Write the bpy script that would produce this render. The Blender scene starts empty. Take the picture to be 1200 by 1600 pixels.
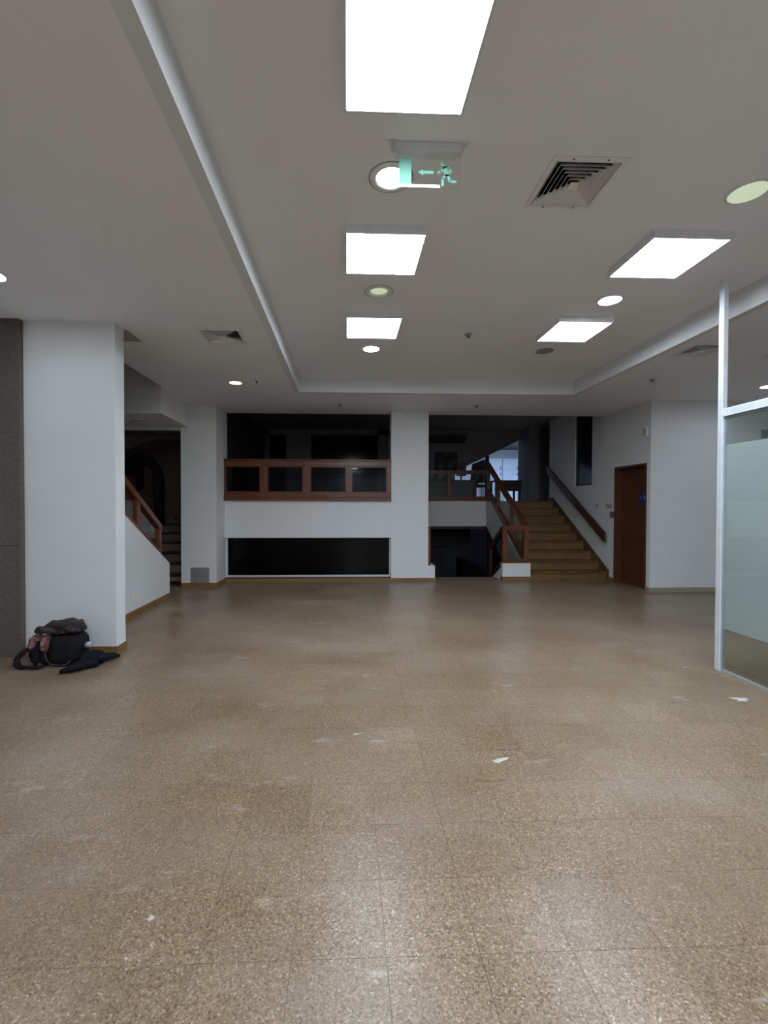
import bpy, bmesh, math, random
from mathutils import Vector, Matrix, noise
random.seed(7)
scene = bpy.context.scene
col = scene.collection
R = math.radians

# ------------------------------------------------------------------ camera
cam_data = bpy.data.cameras.new('camera')
cam = bpy.data.objects.new('camera', cam_data)
col.objects.link(cam)
YAW, PITCH, ROLL = R(2.1), R(-0.9), R(0.1)
cam_data.sensor_fit = 'HORIZONTAL'
cam_data.sensor_width = 36.0
cam_data.lens = 36.0 * 715.0 / 1200.0
cam_data.shift_x = 31.3 / 1200.0
cam_data.clip_start = 0.05
cam.matrix_world = (Matrix.Translation((0, 0, 1.48)) @ Matrix.Rotation(-YAW, 4, 'Z')
                    @ Matrix.Rotation(R(90) + PITCH, 4, 'X') @ Matrix.Rotation(ROLL, 4, 'Z'))
scene.camera = cam

# ------------------------------------------------------------------ world, exposure
w = bpy.data.worlds.new('night'); scene.world = w; w.use_nodes = True
w.node_tree.nodes['Background'].inputs[0].default_value = (0.01, 0.012, 0.02, 1)
w.node_tree.nodes['Background'].inputs[1].default_value = 0.3
vs = scene.view_settings
vs.view_transform = 'Standard'; vs.look = 'None'; vs.gamma = 1.0
vs.use_curve_mapping = False
vs.exposure = -0.03
PANEL_L = 29.0          # radiance of the square ceiling panels
SPOT_L = 55.0           # radiance of the round ceiling lamps
LAMP_COL = (0.86, 0.955, 1.07)

# ------------------------------------------------------------------ materials
def new_mat(name):
    m = bpy.data.materials.new(name); m.use_nodes = True
    nt = m.node_tree; b = nt.nodes['Principled BSDF']
    return m, nt, b

def ramp(nt, stops, interp='LINEAR'):
    n = nt.nodes.new('ShaderNodeValToRGB'); n.color_ramp.interpolation = interp
    while len(n.color_ramp.elements) < len(stops): n.color_ramp.elements.new(0.5)
    for e, (p, c) in zip(n.color_ramp.elements, stops):
        e.position = p; e.color = (*c, 1)
    return n

def coords(nt, kind='Object', scale=(1, 1, 1)):
    t = nt.nodes.new('ShaderNodeTexCoord'); mp = nt.nodes.new('ShaderNodeMapping')
    mp.inputs['Scale'].default_value = scale
    nt.links.new(t.outputs[kind], mp.inputs['Vector'])
    return mp.outputs['Vector']

def world_pos(nt, scale=(1, 1, 1)):
    g = nt.nodes.new('ShaderNodeNewGeometry'); mp = nt.nodes.new('ShaderNodeMapping')
    mp.inputs['Scale'].default_value = scale
    nt.links.new(g.outputs['Position'], mp.inputs['Vector'])
    return mp.outputs['Vector']

def tex_noise(nt, vec, scale, detail=4, rough=0.55):
    n = nt.nodes.new('ShaderNodeTexNoise')
    n.inputs['Scale'].default_value = scale; n.inputs['Detail'].default_value = detail
    n.inputs['Roughness'].default_value = rough
    nt.links.new(vec, n.inputs['Vector'])
    return n

def mix_col(nt, fac, a, b, blend='MIX'):
    n = nt.nodes.new('ShaderNodeMix'); n.data_type = 'RGBA'; n.blend_type = blend
    for s, v in ((0, fac), (6, a), (7, b)):
        if hasattr(v, 'links'): nt.links.new(v, n.inputs[s])
        else: n.inputs[s].default_value = v if s == 0 else (*v, 1)
    return n.outputs[2]

def bump(nt, b, height, strength, dist=0.002):
    n = nt.nodes.new('ShaderNodeBump'); n.inputs['Strength'].default_value = strength
    n.inputs['Distance'].default_value = dist
    nt.links.new(height, n.inputs['Height']); nt.links.new(n.outputs['Normal'], b.inputs['Normal'])

def plain(name, c, rough=0.5, metal=0.0, spec=0.5):
    m, nt, b = new_mat(name)
    v = world_pos(nt)
    n = tex_noise(nt, v, 9.0, 3)
    r = ramp(nt, [(0.3, tuple(x * 0.93 for x in c)), (0.7, tuple(min(1, x * 1.05) for x in c))])
    nt.links.new(n.outputs['Fac'], r.inputs['Fac']); nt.links.new(r.outputs['Color'], b.inputs['Base Color'])
    b.inputs['Roughness'].default_value = rough; b.inputs['Metallic'].default_value = metal
    b.inputs['Specular IOR Level'].default_value = spec
    return m

def paint(name, c, rough=0.55, dirt=0.04):
    m, nt, b = new_mat(name)
    v = world_pos(nt)
    n1 = tex_noise(nt, v, 1.3, 5, 0.6)
    r1 = ramp(nt, [(0.35, tuple(x * (1 - dirt) for x in c)), (0.65, c)])
    nt.links.new(n1.outputs['Fac'], r1.inputs['Fac'])
    nt.links.new(r1.outputs['Color'], b.inputs['Base Color'])
    b.inputs['Roughness'].default_value = rough
    b.inputs['Specular IOR Level'].default_value = 0.35
    n2 = tex_noise(nt, v, 130.0, 2)
    bump(nt, b, n2.outputs['Fac'], 0.12, 0.001)
    return m

def wood(name, c1, c2, axis=0, rough=0.35, spec=0.5):
    m, nt, b = new_mat(name)
    sc = [38.0, 38.0, 38.0]; sc[axis] = 1.6
    v = world_pos(nt, tuple(sc))
    n = tex_noise(nt, v, 1.0, 6, 0.6)
    r = ramp(nt, [(0.28, c1), (0.72, c2)])
    nt.links.new(n.outputs['Fac'], r.inputs['Fac'])
    v2 = world_pos(nt)
    n2 = tex_noise(nt, v2, 2.5, 3)
    r2 = ramp(nt, [(0.3, (0.72, 0.72, 0.72)), (0.7, (1.0, 1.0, 1.0))])
    nt.links.new(n2.outputs['Fac'], r2.inputs['Fac'])
    c = mix_col(nt, 1.0, r.outputs['Color'], r2.outputs['Color'], 'MULTIPLY')
    nt.links.new(c, b.inputs['Base Color'])
    b.inputs['Roughness'].default_value = rough
    b.inputs['Specular IOR Level'].default_value = spec
    bump(nt, b, n.outputs['Fac'], 0.15, 0.001)
    return m

def emit(name, c, strength):
    m, nt, b = new_mat(name)
    b.inputs['Base Color'].default_value = (0.8, 0.8, 0.8, 1)
    b.inputs['Emission Color'].default_value = (*c, 1)
    b.inputs['Emission Strength'].default_value = strength
    return m

def glass(name, tint=(1, 1, 1), ior=1.45, rough=0.0):
    m = bpy.data.materials.new(name); m.use_nodes = True; nt = m.node_tree
    nt.nodes.remove(nt.nodes['Principled BSDF'])
    out = nt.nodes['Material Output']
    tr = nt.nodes.new('ShaderNodeBsdfTransparent'); tr.inputs['Color'].default_value = (*tint, 1)
    gl = nt.nodes.new('ShaderNodeBsdfGlossy'); gl.inputs['Roughness'].default_value = rough
    fr = nt.nodes.new('ShaderNodeFresnel'); fr.inputs['IOR'].default_value = ior
    mx = nt.nodes.new('ShaderNodeMixShader')
    ge = nt.nodes.new('ShaderNodeNewGeometry'); mf = nt.nodes.new('ShaderNodeMix')   # same reflectance on both faces of a pane
    mf.inputs[2].default_value = ior; mf.inputs[3].default_value = 1.0 / ior
    nt.links.new(ge.outputs['Backfacing'], mf.inputs[0]); nt.links.new(mf.outputs[0], fr.inputs['IOR'])
    nt.links.new(fr.outputs[0], mx.inputs[0]); nt.links.new(tr.outputs[0], mx.inputs[1])
    nt.links.new(gl.outputs[0], mx.inputs[2]); nt.links.new(mx.outputs[0], out.inputs['Surface'])
    return m

def frosted(name):
    m = bpy.data.materials.new(name); m.use_nodes = True; nt = m.node_tree
    b = nt.nodes['Principled BSDF']; out = nt.nodes['Material Output']
    n = tex_noise(nt, world_pos(nt), 3.0, 3)
    r = ramp(nt, [(0.3, (0.68, 0.72, 0.73)), (0.7, (0.72, 0.76, 0.77))])
    nt.links.new(n.outputs['Fac'], r.inputs['Fac']); nt.links.new(r.outputs['Color'], b.inputs['Base Color'])
    b.inputs['Roughness'].default_value = 0.45
    tl = nt.nodes.new('ShaderNodeBsdfTranslucent'); tl.inputs['Color'].default_value = (0.85, 0.90, 0.91, 1)
    tp = nt.nodes.new('ShaderNodeBsdfTransparent'); tp.inputs['Color'].default_value = (0.85, 0.92, 0.93, 1)
    m1 = nt.nodes.new('ShaderNodeMixShader'); m1.inputs[0].default_value = 0.45
    nt.links.new(b.outputs[0], m1.inputs[1]); nt.links.new(tl.outputs[0], m1.inputs[2])
    m2 = nt.nodes.new('ShaderNodeMixShader'); m2.inputs[0].default_value = 0.18
    nt.links.new(m1.outputs[0], m2.inputs[1]); nt.links.new(tp.outputs[0], m2.inputs[2])
    nt.links.new(m2.outputs[0], out.inputs['Surface'])
    return m

TILE = 0.31; TX0, TY0 = 0.13, 1.47
def terrazzo(name):
    m, nt, b = new_mat(name)
    v = world_pos(nt)
    # stone chips in two sizes
    vo = nt.nodes.new('ShaderNodeTexVoronoi'); vo.inputs['Scale'].default_value = 170.0
    nt.links.new(v, vo.inputs['Vector'])
    sep = nt.nodes.new('ShaderNodeSeparateColor'); nt.links.new(vo.outputs['Color'], sep.inputs[0])
    r = ramp(nt, [(0.0, (0.13, 0.085, 0.048)), (0.2, (0.215, 0.150, 0.090)), (0.5, (0.265, 0.190, 0.116)),
                  (0.8, (0.315, 0.232, 0.148)), (0.96, (0.39, 0.305, 0.21)), (1.0, (0.52, 0.44, 0.34))])
    nt.links.new(sep.outputs[0], r.inputs['Fac'])
    vo2 = nt.nodes.new('ShaderNodeTexVoronoi'); vo2.inputs['Scale'].default_value = 330.0
    nt.links.new(v, vo2.inputs['Vector'])
    sep2 = nt.nodes.new('ShaderNodeSeparateColor'); nt.links.new(vo2.outputs['Color'], sep2.inputs[0])
    r2 = ramp(nt, [(0.0, (0.70, 0.68, 0.65)), (0.25, (0.96, 0.96, 0.96)), (0.8, (1.03, 1.03, 1.03)), (1.0, (1.12, 1.12, 1.11))])
    nt.links.new(sep2.outputs[1], r2.inputs['Fac'])
    c = mix_col(nt, 1.0, r.outputs['Color'], r2.outputs['Color'], 'MULTIPLY')
    # each tile its own tone
    mp = nt.nodes.new('ShaderNodeVectorMath'); mp.operation = 'SUBTRACT'; mp.inputs[1].default_value = (TX0, TY0, 0)
    nt.links.new(v, mp.inputs[0])
    dv = nt.nodes.new('ShaderNodeVectorMath'); dv.operation = 'DIVIDE'; dv.inputs[1].default_value = (TILE, TILE, 100.0)
    nt.links.new(mp.outputs[0], dv.inputs[0])
    fl = nt.nodes.new('ShaderNodeVectorMath'); fl.operation = 'FLOOR'; nt.links.new(dv.outputs[0], fl.inputs[0])
    wn = nt.nodes.new('ShaderNodeTexWhiteNoise'); wn.noise_dimensions = '2D'; nt.links.new(fl.outputs[0], wn.inputs['Vector'])
    r3 = ramp(nt, [(0.0, (0.91, 0.90, 0.88)), (1.0, (1.06, 1.06, 1.07))])
    nt.links.new(wn.outputs['Value'], r3.inputs['Fac'])
    c = mix_col(nt, 1.0, c, r3.outputs['Color'], 'MULTIPLY')
    # worn, dusty clouds
    n = tex_noise(nt, world_pos(nt, (1.0, 1.5, 1.0)), 0.9, 6, 0.62)
    r4 = ramp(nt, [(0.42, (0, 0, 0)), (0.72, (1, 1, 1))])
    nt.links.new(n.outputs['Fac'], r4.inputs['Fac'])
    mm = nt.nodes.new('ShaderNodeMath'); mm.operation = 'MULTIPLY'; mm.inputs[1].default_value = 0.5
    nt.links.new(r4.outputs['Color'], mm.inputs[0])
    c = mix_col(nt, mm.outputs[0], c, (0.34, 0.285, 0.23))
    # broad warm and grey tone drift across the slab
    n7 = tex_noise(nt, world_pos(nt, (1.0, 1.3, 1.0)), 0.75, 4, 0.55)
    r7 = ramp(nt, [(0.34, (0.72, 0.68, 0.64)), (0.50, (0.84, 0.84, 0.85)), (0.66, (0.95, 0.97, 1.02))])
    nt.links.new(n7.outputs['Fac'], r7.inputs['Fac'])
    c = mix_col(nt, 1.0, c, r7.outputs['Color'], 'MULTIPLY')
    # pale plaster scuffs
    n5 = tex_noise(nt, world_pos(nt, (2.2, 5.5, 1.0)), 1.0, 8, 0.7)
    r5 = ramp(nt, [(0.60, (0, 0, 0)), (0.74, (1, 1, 1))])
    nt.links.new(n5.outputs['Fac'], r5.inputs['Fac'])
    m5 = nt.nodes.new('ShaderNodeMath'); m5.operation = 'MULTIPLY'; m5.inputs[1].default_value = 0.55
    nt.links.new(r5.outputs['Color'], m5.inputs[0])
    c = mix_col(nt, m5.outputs[0], c, (0.58, 0.53, 0.47))
    nt.links.new(c, b.inputs['Base Color'])
    # worn polish: roughness varies with the dust
    mr = nt.nodes.new('ShaderNodeMapRange'); mr.inputs['To Min'].default_value = 0.29; mr.inputs['To Max'].default_value = 0.36
    nt.links.new(r4.outputs['Color'], mr.inputs['Value']); nt.links.new(mr.outputs[0], b.inputs['Roughness'])
    b.inputs['Specular IOR Level'].default_value = 0.36
    n6 = tex_noise(nt, v, 60.0, 3)
    bump(nt, b, n6.outputs['Fac'], 0.12, 0.001)
    return m

def granite(name):
    m, nt, b = new_mat(name)
    v = world_pos(nt)
    n = tex_noise(nt, v, 60.0, 5, 0.7)
    r = ramp(nt, [(0.3, (0.075, 0.058, 0.048)), (0.55, (0.125, 0.102, 0.086)), (0.75, (0.20, 0.17, 0.145))])
    nt.links.new(n.outputs['Fac'], r.inputs['Fac'])
    n2 = tex_noise(nt, world_pos(nt, (9.0, 9.0, 2.2)), 1.0, 7, 0.75)
    r2 = ramp(nt, [(0.66, (0, 0, 0)), (0.74, (1, 1, 1))])
    nt.links.new(n2.outputs['Fac'], r2.inputs['Fac'])
    mm = nt.nodes.new('ShaderNodeMath'); mm.operation = 'MULTIPLY'; mm.inputs[1].default_value = 0.45
    nt.links.new(r2.outputs['Color'], mm.inputs[0])
    c = mix_col(nt, mm.outputs[0], r.outputs['Color'], (0.45, 0.38, 0.30))
    nt.links.new(c, b.inputs['Base Color'])
    b.inputs['Roughness'].default_value = 0.4
    return m

def patterned(name, base, spots, scale):
    m, nt, b = new_mat(name)
    v = world_pos(nt)
    n = tex_noise(nt, v, scale, 3, 0.6)
    st = [(0.0, base)]
    for i, s in enumerate(spots): st.append((0.42 + 0.13 * i, s))
    r = ramp(nt, st, 'CONSTANT')
    nt.links.new(n.outputs['Fac'], r.inputs['Fac']); nt.links.new(r.outputs['Color'], b.inputs['Base Color'])
    b.inputs['Roughness'].default_value = 0.85
    n2 = tex_noise(nt, v, 25.0, 4)
    bump(nt, b, n2.outputs['Fac'], 0.5, 0.01)
    return m

M = {}
M['wall'] = paint('white_wall_paint', (0.73, 0.755, 0.76))
M['ceiling'] = paint('ceiling_paint', (0.87, 0.87, 0.90), 0.6, 0.03)
M['board'] = paint('dark_ceiling_patch', (0.40, 0.37, 0.35), 0.7, 0.08)  # darker tone for the ceiling patch beside the column
M['floor'] = terrazzo('terrazzo')
M['grout'] = plain('dark_grout', (0.25, 0.18, 0.11), 0.7)
M['granite'] = granite('brown_granite')
M['rail_x'] = wood('red_wood_along_x', (0.105, 0.029, 0.011), (0.20, 0.062, 0.024), 0, 0.28)
M['rail_y'] = wood('red_wood_along_y', (0.105, 0.029, 0.011), (0.20, 0.062, 0.024), 1, 0.28)
M['rail_z'] = wood('red_wood_upright', (0.115, 0.031, 0.012), (0.215, 0.068, 0.026), 2, 0.28)
M['dark_rail'] = wood('dark_handrail_wood', (0.055, 0.018, 0.012), (0.10, 0.034, 0.022), 1, 0.35)
M['step_x'] = wood('stair_wood', (0.17, 0.095, 0.030), (0.28, 0.17, 0.064), 0, 0.4)
M['tread'] = wood('stair_tread_wood', (0.13, 0.065, 0.02), (0.21, 0.115, 0.04), 0, 0.4)
M['string'] = wood('stair_string_wood', (0.11, 0.055, 0.018), (0.18, 0.10, 0.035), 1, 0.45)
M['base_x'] = wood('baseboard_wood_x', (0.20, 0.105, 0.032), (0.33, 0.19, 0.07), 0, 0.45)
M['base_y'] = wood('baseboard_wood_y', (0.20, 0.105, 0.032), (0.33, 0.19, 0.07), 1, 0.45)
M['base_pale'] = plain('pale_stone_base', (0.34, 0.29, 0.22), 0.5)
M['door'] = wood('door_veneer', (0.085, 0.026, 0.012), (0.135, 0.044, 0.020), 2, 0.4)
M['alu'] = plain('aluminium', (0.62, 0.68, 0.73), 0.38, 0.75)
M['alu_white'] = plain('anodised_profile', (0.70, 0.76, 0.80), 0.4, 0.3)
M['glass'] = glass('clear_glass', (0.93, 0.96, 0.95))
M['smoke_glass'] = glass('smoked_glass', (0.45, 0.47, 0.50), 1.3)
M['dark_pane'] = glass('tinted_window_glass', (0.28, 0.31, 0.36), 1.28)
M['acrylic'] = glass('acrylic', (0.98, 0.99, 0.99), 1.2)
M['frost'] = frosted('frosted_film')
M['rubber'] = plain('dark_gasket', (0.05, 0.06, 0.06), 0.6)
M['white_plastic'] = plain('white_plastic', (0.72, 0.74, 0.76), 0.4)
M['grey_plastic'] = plain('grey_plastic', (0.30, 0.31, 0.32), 0.5)
M['cream_plastic'] = plain('cream_plastic', (0.50, 0.47, 0.38), 0.5)
M['dark_plastic'] = plain('dark_plastic', (0.05, 0.05, 0.055), 0.5)
M['vent_white'] = plain('vent_enamel', (0.80, 0.79, 0.79), 0.45)
M['vent_dark'] = plain('duct_dark', (0.012, 0.018, 0.03), 0.8)
M['plate_grey'] = plain('brushed_plate', (0.33, 0.33, 0.33), 0.45, 0.5)
M['green'] = plain('green_print', (0.15, 0.40, 0.29), 0.5)
M['print_white'] = plain('white_print', (0.85, 0.87, 0.9), 0.5)
M['blue_sign'] = plain('blue_sign', (0.012, 0.035, 0.19), 0.35)
M['pale_blue'] = plain('pale_print', (0.16, 0.20, 0.42), 0.5)
M['panel_lamp'] = emit('panel_diffuser', LAMP_COL, PANEL_L)
M['spot_lamp'] = emit('round_lamp', LAMP_COL, SPOT_L)
M['warm_lamp'] = emit('warm_lamp', (1.0, 0.50, 0.24), 20.0)
M['cold_lamp'] = emit('cold_lamp', (0.50, 0.68, 1.0), 75.0)
M['led'] = emit('led', (0.8, 0.9, 1.0), 2.0)
M['bowl_green'] = plain('pale_green_reflector', (0.72, 0.80, 0.62), 0.3)
# unlit rear rooms; the greys and near-black carry their lack of light
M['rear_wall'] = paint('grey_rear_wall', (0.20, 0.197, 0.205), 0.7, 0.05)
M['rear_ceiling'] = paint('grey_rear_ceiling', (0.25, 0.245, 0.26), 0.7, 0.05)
M['rear_dark'] = plain('unlit_room_dark', (0.016, 0.016, 0.019), 0.7)  # near-black standing in for missing light, also used on dark furniture
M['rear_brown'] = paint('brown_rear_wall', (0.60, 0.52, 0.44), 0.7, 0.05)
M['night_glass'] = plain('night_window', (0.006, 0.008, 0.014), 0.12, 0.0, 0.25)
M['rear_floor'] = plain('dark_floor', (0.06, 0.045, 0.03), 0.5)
M['stairwell_wall'] = paint('beige_stairwell_paint', (0.60, 0.54, 0.48), 0.6, 0.06)
M['desk_dark'] = wood('dark_desk_wood', (0.035, 0.016, 0.010), (0.06, 0.028, 0.018), 0, 0.4)
M['desk_grey'] = plain('grey_desk_panel', (0.07, 0.075, 0.085), 0.5)
M['cab_orange'] = wood('orange_wood', (0.16, 0.055, 0.018), (0.26, 0.10, 0.034), 2, 0.4)
M['locker'] = plain('locker_enamel', (0.60, 0.66, 0.74), 0.4)
M['beige_riser'] = paint('beige_riser', (0.34, 0.29, 0.22), 0.6, 0.08)
M['picture'] = patterned('picture_print', (0.10, 0.10, 0.11), [(0.05, 0.05, 0.055), (0.02, 0.02, 0.025), (0.08, 0.06, 0.05)], 4.0)
M['black_fabric'] = plain('black_fabric', (0.005, 0.0055, 0.007), 0.8, 0.0, 0.25)
M['navy_fabric'] = plain('navy_fabric', (0.0045, 0.0055, 0.010), 0.85, 0.0, 0.2)
M['piping'] = plain('grey_piping', (0.05, 0.053, 0.057), 0.6)
M['rose_fabric'] = patterned('rose_fabric', (0.38, 0.25, 0.21), [(0.24, 0.10, 0.095), (0.15, 0.045, 0.045), (0.36, 0.24, 0.20)], 26.0)
M['camo_fabric'] = patterned('camo_fabric', (0.006, 0.005, 0.0045), [(0.013, 0.010, 0.008), (0.050, 0.031, 0.026), (0.009, 0.007, 0.006)], 15.0)
M['plastic_bag'] = plain('clear_wrapper', (0.32, 0.40, 0.52), 0.25)
M['plaster_crumb'] = plain('plaster_crumb', (0.46, 0.445, 0.42), 0.8)

# ------------------------------------------------------------------ mesh building
class MB:
    def __init__(self): self.v = []; self.f = []; self.smooth = False
    def add(self, vs_, fs):
        o = len(self.v); self.v += [tuple(p) for p in vs_]; self.f += [tuple(i + o for i in q) for q in fs]; return self
    def box(self, x0, x1, y0, y1, z0, z1):
        return self.add([(x0, y0, z0), (x1, y0, z0), (x1, y1, z0), (x0, y1, z0), (x0, y0, z1), (x1, y0, z1), (x1, y1, z1), (x0, y1, z1)],
                        [(0, 3, 2, 1), (4, 5, 6, 7), (0, 1, 5, 4), (1, 2, 6, 5), (2, 3, 7, 6), (3, 0, 4, 7)])
    def prism(self, pts, axis, a, b):
        """polygon in the plane across `axis`, extruded from a to b (axis 0: (y,z); 1: (x,z); 2: (x,y))"""
        def P(p, t):
            return (t, p[0], p[1]) if axis == 0 else (p[0], t, p[1]) if axis == 1 else (p[0], p[1], t)
        n = len(pts)
        vs_ = [P(p, a) for p in pts] + [P(p, b) for p in pts]
        fs = [tuple(range(n)), tuple(range(2 * n - 1, n - 1, -1))]
        fs += [(i, i + n, (i + 1) % n + n, (i + 1) % n) for i in range(n)]
        return self.add(vs_, fs)
    def lathe(self, prof, c=(0, 0, 0), n=32, ring=False):
        vs_ = []; fs = []
        if ring: prof = list(prof) + [prof[0]]
        for r, z in prof:
            for k in range(n):
                a = 2 * math.pi * k / n; vs_.append((c[0] + r * math.cos(a), c[1] + r * math.sin(a), c[2] + z))
        for i in range(len(prof) - 1):
            for k in range(n):
                k2 = (k + 1) % n; fs.append((i * n + k, i * n + k2, (i + 1) * n + k2, (i + 1) * n + k))
        if prof[0][0] > 1e-5 and not ring: fs.append(tuple(range(n - 1, -1, -1)))
        if prof[-1][0] > 1e-5 and not ring: fs.append(tuple((len(prof) - 1) * n + k for k in range(n)))
        return self.add(vs_, fs)
    def tube(self, pts, r, n=10, flat=1.0):
        pts = [Vector(p) for p in pts]; vs_ = []; fs = []
        rs = r if isinstance(r, (list, tuple)) else [r] * len(pts)
        up = Vector((0, 0, 1))
        for i, p in enumerate(pts):
            t = (pts[min(i + 1, len(pts) - 1)] - pts[max(i - 1, 0)]).normalized()
            a = t.cross(up)
            if a.length < 1e-3: a = t.cross(Vector((0, 1, 0)))
            a.normalize(); bb = a.cross(t)
            for k in range(n):
                an = 2 * math.pi * k / n
                vs_.append(p + a * (rs[i] * math.cos(an)) + bb * (rs[i] * flat * math.sin(an)))
        for i in range(len(pts) - 1):
            for k in range(n):
                k2 = (k + 1) % n; fs.append((i * n + k, i * n + k2, (i + 1) * n + k2, (i + 1) * n + k))
        fs.append(tuple(range(n - 1, -1, -1))); fs.append(tuple((len(pts) - 1) * n + k for k in range(n)))
        return self.add(vs_, fs)
    def build(self, name, mat, parent=None, bevel=0.0, smooth=False, local=False):
        """verts are in world space unless local; the object's origin is the parent's origin, or its own base"""
        if parent is not None: o0 = Vector((0, 0, 0)) if local else ORIG[parent.name]
        elif local: o0 = Vector((0, 0, 0))
        else:
            xs = [p[0] for p in self.v]; ys = [p[1] for p in self.v]; zs = [p[2] for p in self.v]
            o0 = Vector(((min(xs) + max(xs)) / 2, (min(ys) + max(ys)) / 2, min(zs)))
        me = bpy.data.meshes.new(name)
        me.from_pydata([tuple(Vector(p) - o0) for p in self.v], [], self.f); me.validate()
        bm = bmesh.new(); bm.from_mesh(me); bmesh.ops.recalc_face_normals(bm, faces=bm.faces); bm.to_mesh(me); bm.free()
        if smooth:
            for p in me.polygons: p.use_smooth = True
        me.materials.append(M[mat] if isinstance(mat, str) else mat)
        o = bpy.data.objects.new(name, me); col.objects.link(o)
        if parent is not None: o.parent = parent
        else: o.location = o0
        ORIG[o.name] = ORIG[parent.name] if (parent is not None and not local) else o0
        if bevel:
            md = o.modifiers.new('bevel', 'BEVEL'); md.width = bevel; md.segments = 2; md.limit_method = 'ANGLE'
        return o
ORIG = {}

def thing(name, label, cat, loc, group=None):
    o = bpy.data.objects.new(name, None); col.objects.link(o); o.location = loc; o.empty_display_size = 0.1
    ORIG[o.name] = Vector(loc)
    return tag(o, label, cat, group)
def tag(o, label, cat, group=None):
    o['label'] = label; o['category'] = cat
    if group: o['group'] = group
    return o
def struct(o, label=None):
    o['kind'] = 'structure'
    if label: o['label'] = label
    return o
def box(name, x0, x1, y0, y1, z0, z1, mat, parent=None, bevel=0.0):
    return MB().box(x0, x1, y0, y1, z0, z1).build(name, mat, parent, bevel)
def copy_tree(o, parent=None):
    c = o.copy(); col.objects.link(c); c.parent = parent
    for ch in list(o.children): copy_tree(ch, c)
    return c
def slab(name, xs, ys, z, holes, mat, thick):
    """horizontal slab with rectangular holes, cut on a grid; thickness goes up (+) or down (-)"""
    X = sorted(set([xs[0], xs[1]] + [a for h in holes for a in h[:2] if xs[0] < a < xs[1]]))
    Y = sorted(set([ys[0], ys[1]] + [a for h in holes for a in h[2:] if ys[0] < a < ys[1]]))
    bm = bmesh.new(); vd = {}
    def vert(x, y):
        if (x, y) not in vd: vd[(x, y)] = bm.verts.new((x, y, z))
        return vd[(x, y)]
    for i in range(len(X) - 1):
        for j in range(len(Y) - 1):
            cx, cy = (X[i] + X[i + 1]) / 2, (Y[j] + Y[j + 1]) / 2
            if any(h[0] < cx < h[1] and h[2] < cy < h[3] for h in holes): continue
            bm.faces.new([vert(X[i], Y[j]), vert(X[i + 1], Y[j]), vert(X[i + 1], Y[j + 1]), vert(X[i], Y[j + 1])])
    r = bmesh.ops.extrude_face_region(bm, geom=list(bm.faces))
    for g in r['geom']:
        if isinstance(g, bmesh.types.BMVert): g.co.z += thick
    bmesh.ops.recalc_face_normals(bm, faces=bm.faces)
    me = bpy.data.meshes.new(name); bm.to_mesh(me); bm.free(); me.materials.append(M[mat])
    o = bpy.data.objects.new(name, me); col.objects.link(o); ORIG[o.name] = Vector((0, 0, 0))
    return o

# ------------------------------------------------------------------ key dimensions (metres)
LC, TC = 3.256, 3.48                 # low ceiling, raised tray ceiling
TRAY = (-0.76, 3.64, -7.4, 7.27)     # raised part of the ceiling
FY = 8.80                            # face of the far wall
RX = 5.15                            # face of the right (door) wall
XL, XR, YB = -4.5, 8.6, -8.0         # hall limits outside the frame
RISE, GO, MZ = 0.176, 0.30, 1.58     # stair step, mezzanine floor
BACK = 13.0                          # rear wall of the mezzanine

# ================================================================== FLOOR
floor = struct(slab('floor', (XL, XR), (YB, 9.3), -0.004,
                    [(XL, 1.71, 8.95, 9.3), (3.03, XR, 8.95, 9.3), (XL, -4.3, 7.6, 9.3)], 'grout', -0.25),
               'brown speckled terrazzo tile floor of the hall')
def in_floor(cx, cy):
    return (cy < 8.95) or (1.71 < cx < 3.03 and cy < 9.3)
GAP = 0.0003
def tile_mesh(m, x, y, sx, sy):
    g, d = GAP, 0.00035
    m.add([(x + g, y + g, -0.0035), (x + sx - g, y + g, -0.0035), (x + sx - g, y + sy - g, -0.0035), (x + g, y + sy - g, -0.0035),
           (x + g + d, y + g + d, 0), (x + sx - g - d, y + g + d, 0), (x + sx - g - d, y + sy - g - d, 0), (x + g + d, y + sy - g - d, 0)],
          [(4, 5, 6, 7), (0, 1, 5, 4), (1, 2, 6, 5), (2, 3, 7, 6), (3, 0, 4, 7)])
cells = []
i0, i1 = math.floor((XL - TX0) / TILE), math.ceil((XR - TX0) / TILE)
j0, j1 = math.floor((YB - TY0) / TILE), math.ceil((9.3 - TY0) / TILE)
for i in range(i0, i1):
    for j in range(j0, j1):
        x, y = TX0 + i * TILE, TY0 + j * TILE
        x1, y1 = min(x + TILE, XR), min(y + TILE, 9.3)
        cx, cy = (x + x1) / 2, (y + y1) / 2
        if x < XL or not in_floor(cx, cy): continue
        if not (1.71 < cx < 3.03): y1 = min(y1, 8.95)
        yc = cy
        px = 542.5 + 715 * cx / yc if yc > 0.3 else 1e9
        py = 789 + 715 * 1.48 / yc if yc > 0.3 else 1e9
        full = abs(x1 - x - TILE) < 1e-6 and abs(y1 - y - TILE) < 1e-6
        cells.append((full and -60 < px < 1260 and py < 1680, math.hypot(cx, cy), x, y, x1 - x, y1 - y))
vis = sorted([c for c in cells if c[0]], key=lambda c: c[1])[:300]
near = set((c[2], c[3]) for c in vis)
tm = MB(); tile_mesh(tm, 0, 0, TILE, TILE)
first = None
for c in vis:
    if first is None:
        first = tm.build('tile', 'floor', floor, local=True); o = first
    else:
        o = first.copy(); col.objects.link(o)
    o.location = (c[2], c[3], 0)
rest = MB()
for c in cells:
    if (c[2], c[3]) not in near: tile_mesh(rest, *c[2:])
fo = rest.build('tile_field', 'floor', floor, local=True); fo['kind'] = 'stuff'

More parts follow.
